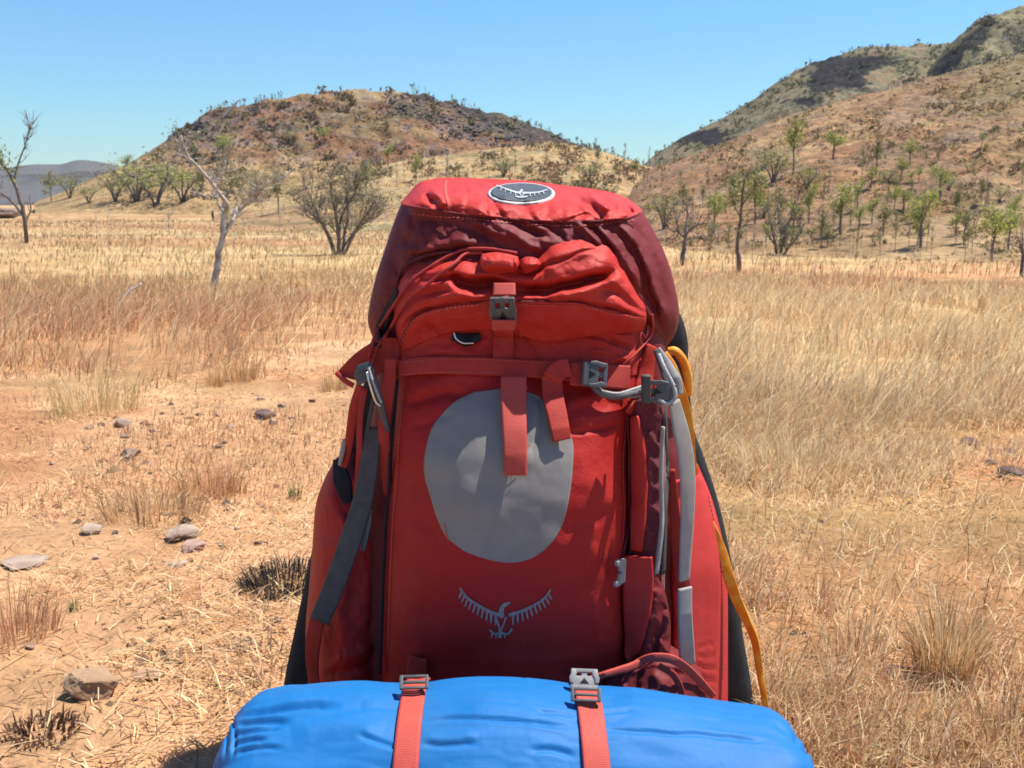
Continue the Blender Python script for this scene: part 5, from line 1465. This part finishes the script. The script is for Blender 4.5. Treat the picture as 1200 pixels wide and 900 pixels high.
# ---------------------------------------------------------------- straps and buckles of the front
strap("zip_hole", [(530, 394), (546, 398), (563, 394)], [9, 16, 9], 'hole', off=.003, thick=.003)  # black strip painting in the dark of the open zip hole
cord("zip_pull", [(532, 390), (535, 397), (543, 402), (555, 402)], .0012, 'metal', off=.005)
strap("webbing_strap", [(590, 384), (590, 400), (590, 428)], [25, 26, 26], 'web_red', off=.002)
cord("thin_cord", [(603, 386), (615, 400), (633, 420)], .0009, 'cord_red', off=.001)
cord("thin_cord", [(604, 388), (606, 404), (606, 420)], .0009, 'cord_red', off=.001)
cross = strap("webbing_strap", [(467, 432), (500, 428), (560, 429), (610, 431), (650, 434), (690, 438)], [20, 21, 22, 22, 23, 23], 'web_red', off=.006, reg=True, n=60)
loop_s = strap("webbing_strap", [(591, 332), (591, 346)], [26, 27], 'web_pink', Y=[1.156, 1.148], n=12)
front_b = release_buckle("buckle", frame_at(591, 360, R(-4), .009), 29, 36)
strap("webbing_strap", [(590, 375), (590, 387)], [27, 27], 'web_pink', Y=[1.145, 1.152], n=12)
pull = strap("webbing_strap", [(602, 441), (602, 470), (603, 500), (604, 530), (604, 557)], [30, 30, 29, 28, 27], 'web_pink', off=.010, thick=.003, n=50, smooth=21)
strokes("seam", [([(590, 526), (618, 526)], 1.6, 1.6), ([(590, 530), (618, 530)], .8, .8)], 'web_red', pull, off=.011)
strap("webbing_strap", [(668, 430), (655, 434), (645, 446)], [22, 24, 24], 'web_red', off=.012)
strap("webbing_strap", [(647, 440), (648, 462), (654, 490), (659, 516)], [25, 25, 24, 23], 'web_red', off=.010, n=40, smooth=15)

strap("webbing_strap", [(668, 438), (690, 439), (712, 441), (738, 443)], [28, 29, 30, 30], 'web_red', off=.010)
release_buckle("buckle", frame_at(692, 440, R(97), .012), 29, 30, male_up=True)
cord("cord_sleeve", [(686, 443), (694, 450), (704, 460), (722, 464), (740, 461), (756, 456)], .0048, 'tube', off=.010)
cord("thin_cord", [(708, 459), (724, 461), (742, 456), (756, 451)], .0016, 'cord_grey', off=.018)
cord("thin_cord", [(724, 466), (742, 465), (758, 463)], .0014, 'cord_grey', off=.016)
strap("webbing_strap", [(738, 486), (752, 462), (758, 430), (764, 405)], [22, 24, 22, 16], 'red_bright', off=.010, thick=.004)
release_buckle("buckle", frame_at(772, 459, R(100), .010, Y=1.165), 26, 34, male_up=False)
strap("webbing_strap", [(757, 440), (757, 472)], [10, 10], 'web_dark', Y=[1.150, 1.150], thick=.012)
cord("hook", [(771, 468), (782, 473), (791, 466), (789, 452), (778, 430), (772, 415)], .0026, 'cord_grey', Y=[1.15, 1.148, 1.15, 1.155, 1.16, 1.17])

# gusset and straps on the right edge
panel("gusset", [(752, 470), (765, 470)], [(750, 938), (770, 938)], [(741, 470), (737, 520), (736, 560), (738, 620), (737, 680), (740, 760), (742, 860), (742, 938)], [(780, 470), (780, 520), (780, 560), (780, 620), (779, 680), (778, 760), (778, 860), (778, 938)],
      [(0, 1.182), (.5, 1.178), (1, 1.18)], [(0, 1.20), (1, 1.20)], 2.5, 'maroon_mesh', back=1.24,
      folds=[([(742, 500), (752, 520), (757, 560), (752, 600)], 6, 5), ([(758, 505), (768, 520), (776, 525)], 4, 5), ([(758, 530), (768, 545), (777, 552)], 4, 5), ([(757, 560), (766, 570), (776, 576)], 4, 5), ([(756, 588), (768, 598), (777, 606)], 4, 5), ([(754, 614), (766, 628), (776, 634)], 4, 5)],
      noise=((2, .06), (.8, .15)), ns=13, res=(40, 140))
strap("edge_panel", [(743, 488), (747, 520), (749, 560), (748, 600), (746, 645)], [10, 18, 20, 18, 14], 'red_bright', off=.004, thick=.006, n=50)
cord("piping_and_gap", [(737, 470), (736, 500), (738, 540), (737, 590), (735, 625), (730, 650)], .0018, 'maroon', off=.003)
cord("thin_cord", [(752, 405), (750, 398), (752, 390), (757, 396), (760, 380)], .0012, 'cord_red', off=.004)
cord("thin_cord", [(764, 368), (765, 386), (758, 400), (745, 414), (730, 428)], .0016, 'cord_red', off=.004)
strap("webbing_strap", [(779, 468), (780, 520), (780, 580), (778, 640), (777, 672)], [9, 10, 11, 10, 8], 'web_dark', off=.006, thick=.004)
strap("webbing_strap", [(777, 500), (775, 560), (776, 610), (772, 650), (769, 672)], [3, 4, 4, 5, 6], 'web_grey', off=.012, thick=.004)
strap("webbing_strap", [(790, 470), (797, 500), (803, 530), (806, 560), (806, 600), (804, 640), (802, 680)], [16, 22, 23, 21, 19, 17, 15], 'web_grey', Y=[1.160, 1.162, 1.165, 1.167, 1.170, 1.174, 1.178], n=60, thick=.003, roll=.5)
strap("webbing_strap", [(788, 550), (790, 590), (795, 640), (802, 692)], [6, 12, 17, 18], 'web_red', Y=[1.205, 1.202, 1.198, 1.190], n=50, thick=.003)
tail = strap("webbing_strap", [(803, 689), (803, 715), (804, 745), (806, 780)], [19, 19, 21, 22], 'web_grey', Y=[1.170, 1.170, 1.176, 1.186], n=40, thick=.003, roll=.45)
strap("webbing_strap", [(768, 410), (776, 430), (786, 462)], [6, 8, 9], 'web_dark', Y=[1.19, 1.18, 1.165], thick=.004)
strap("webbing_strap", [(772, 408), (782, 425), (794, 445), (797, 462)], [4, 9, 9, 8], 'web_grey', Y=[1.20, 1.19, 1.175, 1.17], thick=.004)
# compression wing with its small buckle half
strap("strap_wing", [(748, 652), (748, 672), (747, 700), (744, 735), (741, 770)], [33, 36, 34, 28, 18], 'red_bright', off=.014, thick=.005, n=40, smooth=15, roll=.3)
mbx = MB(); fr = frame_at(717, 667, R(2), .010)
for sg in (-1, 1):
    pr = [(7, sg * 9), (7, sg * 14), (-3, sg * 17), (-10, sg * 16), (-10, sg * 10), (-4, sg * 9), (-2, sg * 4), (-4, sg * 2), (7, sg * 1)]
    mbx.add(*slab(pr if sg < 0 else pr[::-1], 4.5, 0, fr))
mbx.add(*slab(rect(7, 30, 1.5, 5, 0), 4.5, .2, fr))
mbx.build("buckle", M['plastic_lt'], PACK, PO, smooth=False)
panel("lower_cover", [(752, 690), (765, 668)], [(765, 790), (775, 790)], [(757, 700), (752, 740), (746, 770), (744, 800)], [(774, 672), (785, 720), (786, 760), (788, 800)],
      [(0, 1.172), (.5, 1.165), (1, 1.160)], [(0, 1.19), (1, 1.19)], 2.4, 'maroon', back=1.22, folds=[([(772, 690), (762, 730), (752, 770)], 5, 5), ([(780, 700), (772, 740), (762, 775)], 5, -6)], noise=((2, .06), (.6, .15)), ns=14, res=(50, 60))

# webbing knot low on the right
strap("webbing_strap", [(688, 797), (710, 790), (735, 783), (752, 776)], [6, 7, 9, 9], 'web_pink', Y=[1.115, 1.115, 1.125, 1.14], thick=.004)
panel("base_cover", [(735, 790), (770, 778), (800, 785)], [(730, 938), (800, 938)], [(706, 800), (704, 850), (704, 938)], [(832, 812), (836, 860), (836, 938)],
      [(0, 1.15), (.3, 1.12), (1, 1.12)], [(0, 1.18), (1, 1.20)], 2.6, 'maroon', back=1.26, folds=[([(755, 785), (748, 800), (745, 815)], 5, -6), ([(765, 790), (775, 800), (780, 815)], 6, 6), ([(725, 795), (730, 805), (732, 815)], 5, 5)], noise=((2, .05), (.8, .14)), ns=15, res=(60, 60))
strap("webbing_strap", [(745, 777), (762, 771), (785, 772), (803, 782), (820, 798), (836, 816)], [7, 10, 11, 10, 9, 8], 'web_pink', Y=[1.142, 1.132, 1.13, 1.14, 1.15, 1.16], thick=.003, roll=[0, .1, .1, .1, 0, 0])
strap("webbing_strap", [(772, 780), (790, 792), (800, 815), (802, 835)], [7, 8, 8, 8], 'web_red', Y=[1.130, 1.128, 1.125, 1.12], thick=.003)

# stitched lines of the fabric: short threads with gaps
def stitches(path, mt='stitch_red', w=1.0, L=3.2, gap=1.9, off=.0016, name="stitching"):
    n = 240; p = smooth_path(path, n); tot = sum(math.dist(p[i], p[i + 1]) for i in range(n - 1)); out = []
    s0 = np.concatenate([[0], np.cumsum(np.hypot(*np.diff(p, axis=0).T))]); a = 0.0
    while a + L < tot:
        q = [(float(np.interp(t, s0, p[:, 0])), float(np.interp(t, s0, p[:, 1]))) for t in (a, a + L * .5, a + L)]
        out.append((q, w, w)); a += L + gap
    strokes(name, out, mt, PACK, off=off)
M['stitch_red'] = mat('pale_red_thread', (.50, .10, .08), (.42, .07, .055), 200, 0.7)
stitches([(468, 408), (483, 379), (503, 367), (533, 360), (576, 356)]); stitches([(606, 357), (646, 357), (682, 359), (719, 367), (754, 376)])
stitches([(474, 462), (470, 500), (466, 560), (461, 620), (458, 690), (455, 770)]); stitches([(733, 490), (729, 540), (730, 600), (728, 640)])
stitches([(480, 250), (520, 254), (560, 258), (600, 262), (650, 265), (700, 264), (744, 258)], w=.9)
stitches([(830, 580), (842, 640), (846, 700), (846, 800)], w=.9)
for q in ([(470, 425), (520, 421), (580, 422), (640, 426)], [(470, 439), (520, 436), (585, 437)]): stitches(q, off=.0012)
for q in ([(589, 446), (590, 500), (592, 522)], [(615, 446), (616, 500), (616, 522)]): stitches(q, off=.0125)

# ---------------------------------------------------------------- left side: wing, hook, cords, straps
panel("strap_wing", [(412, 418), (430, 405), (448, 397)], [(428, 447), (448, 436)], [(394, 437), (395, 438), (396, 440)], [(466, 396), (470, 406), (468, 428)],
      [(0, 1.225), (1, 1.225)], [(0, 1.235), (1, 1.225)], 2, 'web_red', back=1.245, noise=((1.5, .03),), ns=16, res=(40, 30))
strap("strap_wing_edge", [(394, 437), (404, 446), (414, 452)], [5, 6, 6], 'web_red', Y=[1.225, 1.215, 1.212], thick=.003)
fr = frame_at(428, 438, R(-25), 0, Y=1.20)
mbh = MB(); mbh.add(*slab([(-14, -10), (10, -9), (13, 0), (12, 12), (-4, 13), (-13, 4)], 5, 0, fr)); mbh.add(*slab(rect(20, 5, 1.5, 0, -7), 3, 4.5, fr)); mbh.add(*slab(rect(20, 5, 1.5, 0, 6), 3, 4.5, fr))
mbh.build("buckle", M['plastic'], PACK, PO, smooth=False)
strap("hook", [(432, 430), (437, 444), (443, 464), (449, 486), (455, 505)], [7, 9, 9, 8, 5], 'plastic', Y=[1.182, 1.178, 1.178, 1.182, 1.19], thick=.006)
cord("hook_wire", [(432, 431), (437, 447), (443, 463), (447, 472)], .0015, 'cord_grey', Y=[1.174, 1.170, 1.170, 1.173])
cord("hook_wire", [(430, 436), (434, 452), (440, 470), (446, 476)], .0014, 'metal', Y=[1.176, 1.172, 1.172, 1.175])
strap("webbing_strap", [(423, 452), (415, 478), (411, 505), (407, 530), (398, 560)], [12, 12, 11, 10, 8], 'web_red', Y=[1.20, 1.205, 1.215, 1.225, 1.235], thick=.003)
strap("webbing_strap", [(427, 455), (422, 490), (421, 530), (419, 570), (416, 610)], [8, 7, 7, 8, 9], 'web_red', Y=[1.20, 1.195, 1.195, 1.20, 1.205], thick=.003)
strap("webbing_strap", [(438, 465), (433, 490), (429, 515)], [5, 5, 4], 'web_dark', Y=[1.195, 1.195, 1.20], thick=.003)
strap("webbing_strap", [(404, 515), (401, 530), (398, 545)], [5, 6, 4], 'web_grey', Y=[1.22, 1.22, 1.225], thick=.003)
strap("webbing_strap", [(395, 538), (400, 560), (408, 590)], [10, 22, 12], 'black', Y=[1.235, 1.225, 1.22], thick=.005)
strap("webbing_strap", [(437, 500), (433, 540), (424, 590), (408, 640), (390, 690), (374, 728)], [18, 22, 24, 25, 25, 24], 'web_dark', Y=[1.20, 1.190, 1.182, 1.176, 1.176, 1.182], thick=.003, n=60)
strap("webbing_strap", [(433, 595), (430, 620), (425, 645)], [8, 8, 6], 'plastic', Y=[1.188, 1.186, 1.188], thick=.003)
strap("webbing_strap", [(372, 726), (367, 750), (366, 780), (370, 812)], [18, 18, 14, 12], 'web_red', Y=[1.188, 1.195, 1.20, 1.20], thick=.003)
strap("webbing_strap", [(458, 420), (456, 450), (450, 500), (452, 540), (455, 580)], [14, 15, 14, 13, 10], 'web_red', Y=[1.20, 1.195, 1.195, 1.20, 1.205], thick=.004)
cord("piping_and_gap", [(466, 446), (461, 490), (457, 530), (456, 570), (451, 630), (448, 700), (445, 790)], .0020, 'black', Y=[1.205, 1.20, 1.196, 1.19, 1.19, 1.19, 1.19])  # black cord standing in for the shadow gap beside the pocket
cord("pack_cord", [(606, 297), (577, 292), (548, 292), (530, 298), (510, 309), (490, 323), (478, 334), (464, 354), (449, 377), (439, 394), (432, 420)], .0021, 'cord_red', off=.003, n=60)
cord("pack_cord", [(566, 296), (545, 298), (531, 310), (513, 323), (497, 337), (482, 347), (470, 363), (456, 387), (442, 408), (436, 430)], .0021, 'cord_red', off=.003, n=60)
cord("pack_cord", [(531, 295), (505, 298), (484, 306), (472, 314), (467, 326), (462, 345), (452, 372), (444, 392)], .0024, 'cord_maroon', off=.003, n=60)
strap("webbing_strap", [(466, 340), (455, 365), (446, 385), (440, 405)], [10, 12, 14, 14], 'black', off=.004, thick=.003)

# orange strap: a loop near the lid, then a long free end behind the pack
yb = M['yellow']
cord("strap_loop", [(783, 412), (792, 412), (801, 424), (806, 444), (806, 462)], .0056, 'yellow', Y=[1.24, 1.235, 1.24, 1.25, 1.26])
strap("orange_strap", [(778, 414), (788, 430), (796, 455), (803, 480), (808, 505), (811, 530), (815, 556)], [9, 11, 13, 13, 11, 7, 6], 'yellow', Y=[1.215, 1.212, 1.21, 1.215, 1.225, 1.24, 1.26], thick=.004, n=60, wave=.004)
strap("orange_strap", [(826, 598), (836, 618), (846, 645), (854, 675), (862, 700), (872, 722), (884, 750), (890, 785), (896, 820), (898, 850)], [4, 8, 12, 13, 12, 10, 9, 8, 8, 7], 'yellow', Y=[1.30, 1.30, 1.30, 1.30, 1.31, 1.32, 1.325, 1.33, 1.335, 1.34], thick=.003, n=80, roll=[.2, .1, .3, .1, -.3, -.7, -.4, .5, .3, 0])

# ================================================================= THE BLUE ROLL
RYC, RZC, RRAD = 0.97, 0.138, 0.138
ROLL = empty("sleeping_mat_roll", (0.0, RYC, 0.0), "long blue nylon roll strapped across the foot of the red backpack", "stuff sack")
RO = np.array(ROLL.location)
zc0 = RYC * CP - (RZC + .06 - CAM_H) * SP
XL, XR = (249 - 600) / F * zc0, (962 - 600) / F * zc0

def roll_surface(x, th, extra=0.0):
    """Point of the roll at length x and angle th (0 = towards the camera, 90 deg = up)."""
    x = np.asarray(x, float); th = np.asarray(th, float)
    uu = 600 + x * F / zc0
    dz = -interp([(240, 822), (270, 814), (320, 803), (400, 798), (480, 795), (560, 792), (620, 794), (700, 801), (800, 815), (870, 826), (915, 835), (960, 842)], uu)
    dz = (dz + 800) * .00085 - .010
    e = np.minimum(x - XL, XR - x)
    f = np.sqrt(np.clip(1 - (1 - np.clip(e / .055, 0, 1)) ** 2.2, 0, 1))
    rr = RRAD * (.25 + .75 * f) * (1 - .04 * np.cos(2 * th)) + extra
    dep = np.exp(-((uu - 481) / 26) ** 2) * .003 + np.exp(-((uu - 688) / 26) ** 2) * .003
    rr = rr - dep + .004 * fbm(x * 9, th * 1.1, oct=2, seed=81)
    return np.stack([x, RYC - rr * np.cos(th), RZC + dz * .5 + (rr + dz * .5) * np.sin(th)], -1)

nx, nt = 430, 420
xs = XL + (XR - XL) * (.5 - .5 * np.cos(np.linspace(0, PI, nx)) * (1 - .35 * np.sin(np.linspace(0, PI, nx)) ** 2))
ths = np.linspace(0, 2 * PI, nt, endpoint=False)
Xg, Tg = np.meshgrid(xs, ths, indexing='ij')
base = roll_surface(Xg, Tg)
ru, rv = proj(base)
rfolds = [([(283, 839), (310, 834), (350, 829), (395, 828)], 5, -7), ([(275, 850), (300, 846), (340, 846)], 5, -6), ([(273, 862), (300, 856), (330, 852)], 4, -5), ([(273, 874), (290, 868), (312, 866)], 4, -5), ([(275, 884), (300, 876), (330, 876)], 4, -4),
          ([(320, 818), (380, 812), (450, 812)], 14, 4), ([(340, 860), (400, 850), (450, 858)], 16, 4),  ([(420, 862), (445, 870), (468, 877)], 4, -3), 
          ([(496, 845), (530, 841), (570, 842), (620, 846), (670, 853)], 3.4, -3.5), ([(700, 856), (760, 858), (830, 862), (900, 870)], 3.4, -3), ([(494, 872), (520, 874), (560, 870)], 4, -3), ([(494, 864), (525, 864), (560, 860)], 6, 2.5), ([(630, 834), (655, 836), (674, 840)], 3, -2.2), ([(700, 838), (718, 834), (745, 832)], 3, -2.2),
          ([(620, 878), (650, 879), (674, 886)], 5, -3),  ([(930, 860), (938, 872), (950, 884)], 4, -6), ([(905, 846), (925, 858), (938, 868)], 5, -4), ([(720, 812), (780, 822), (850, 836)], 14, 3), ([(262, 836), (268, 860), (262, 886)], 3, -5), ([(270, 834), (276, 860), (272, 887)], 3, -4)]
d = fold_height(ru.ravel(), rv.ravel(), [(a_, b_ * .95, c_ * .9) for a_, b_, c_ in rfolds], .8).reshape(ru.shape) * (np.cos(Tg - R(55)) > -.2)
e = np.minimum(Xg - XL, XR - Xg)
gath = np.exp(-(e / .045) ** 2) * np.clip(e / .01, 0, 1)
for amp_, f_, s_ in ((.0012, 12.0, 3), (.0005, 34.0, 4)):      # sharp irregular creases running along the roll
    d = d - amp_ * (1 - np.minimum(1, np.abs(fbm(Xg * f_ * .45 + 1.5 * np.sin(Tg), Tg * RRAD * f_ * 1.6, oct=2, seed=84 + s_)) * 2.4)) ** 2
d = d + gath * .003 * np.sin(Tg * 21 + 2.4 * fbm(Tg * 2, Xg * 9, oct=2, seed=83)) + .0009 * fbm(Xg * 9, Tg * 5, oct=3, seed=82)
d = d + .0005 * np.exp(-((np.mod(Tg, 2 * PI) - R(62)) / .12) ** 2) * (Xg > .13) * 0   # stitched pucker of the seam
cx = np.stack([Xg, np.full_like(Xg, RYC), np.full_like(Xg, RZC)], -1)
nrm = base - cx; nrm /= np.linalg.norm(nrm, axis=-1, keepdims=True)
RV = (base + nrm * d[..., None])
RV[..., 2] = np.maximum(RV[..., 2], .003)
q = grid_quads(nt, nx, 0, True)
A = RV.reshape(-1, 3)
A = np.vstack([A, [[XL - .004, RYC, RZC]], [[XR + .004, RYC, RZC]]])
i0, i1 = len(A) - 2, len(A) - 1
t0 = np.stack([np.roll(np.arange(nt), -1), np.arange(nt), np.full(nt, i0)], -1); b0 = (nx - 1) * nt
t1 = np.stack([b0 + np.arange(nt), b0 + np.roll(np.arange(nt), -1), np.full(nt, i1)], -1)
link("cover", raw_mesh("cover", A - RO, np.concatenate([q.ravel(), t0.ravel(), t1.ravel()]), np.concatenate([np.full(len(q), 4), np.full(2 * nt, 3)]), M['blue'], True), ROLL)
# drawcord closure of the left end
for side, X0 in ((-1, XL), (1, XR)):
    mb = MB(); a = np.linspace(0, 2 * PI, 25); mb.tube(np.stack([np.full(25, X0 + side * .003), RYC + .036 * np.cos(a), RZC + .036 * np.sin(a)], -1), .003, 6)
    mb.build("drawcord", M['web_dark'], ROLL, RO)

register(A[:-2], q)
def roll_strap(u_top, u_end, name, wid, th0, th1, label=None):
    """Webbing round the roll, narrow in angle: a band lifted 2.5 mm off the nylon."""
    n = 70; th = np.linspace(th0, th1, n)
    k = (np.linspace(0, 1, n) - 0)
    x0, x1 = (u_top - 600) / F * zc0, (u_end - 600) / F * zc0
    x = x0 + (x1 - x0) * np.clip((R(100) - th) / R(80), -.2, 1.3)
    V = []
    for i in range(n):
        for a, b in ((-1, 0), (-.95, .0022), (-.75, .0027), (0, .0023), (.75, .0027), (.95, .0022), (1, 0)):
            V.append(roll_surface(x[i] + a * wid / 2, th[i], .0025 + b))
        for a in (.85, -.85): V.append(roll_surface(x[i] + a * wid / 2, th[i], .0012))
    mb = MB(); mb.add(V, [tuple(q) for q in grid_quads(9, n, 0, True)])
    return mb.build(name, M['web_pink'], PACK, PO)
roll_strap(486, 486, "roll_strap", .0255, R(118), R(-200))
roll_strap(682, 682, "roll_strap", .0100, R(90), R(-200))
roll_strap(687, 694, "roll_strap", .0270, R(118), R(-60))
_bvh[0] = None
lk = ladder_lock("ladder_buckle", frame_at(486, 804, R(-3), .008, face=(0, -.62, .78)), 29, 15, 'plastic')
strap("webbing_strap", [(488, 797), (488, 785), (490, 770)], [25, 24, 22], 'web_red', off=.006)
release_buckle("buckle", frame_at(684, 799, R(3), .007, face=(0, -.75, .66)), 29, 21, 'plastic_lt')
ladder_lock("ladder_buckle", frame_at(686, 817, R(3), .006, face=(0, -.7, .72)), 30, 14, 'plastic')
strap("webbing_strap", [(683, 786), (683, 792)], [26, 26], 'web_pink', off=.010, n=10)

# ================================================================= THE AIR
hz = bpy.data.materials.new("pale_air")
n, l = nodes_of(hz)
n.remove(n["Principled BSDF"])
pv = n.new("ShaderNodeVolumePrincipled")
pv.inputs["Color"].default_value = (.80, .88, 1.0, 1)
pv.inputs["Density"].default_value = 0.00004
pv.inputs["Anisotropy"].default_value = 0.2
l.new(pv.outputs[0], n["Material Output"].inputs["Volume"])
hb = MB()
x0, x1, y0, y1, z0, z1 = -3000, 3000, -3000, 3000, -12, 150
hb.add([(x0, y0, z0), (x1, y0, z0), (x1, y1, z0), (x0, y1, z0), (x0, y0, z1), (x1, y0, z1), (x1, y1, z1), (x0, y1, z1)],
       [(3, 2, 1, 0), (4, 5, 6, 7), (0, 1, 5, 4), (1, 2, 6, 5), (2, 3, 7, 6), (3, 0, 4, 7)])
tag(hb.build("haze", hz, smooth=False), "thin dry haze lying over the plain", kind='stuff')
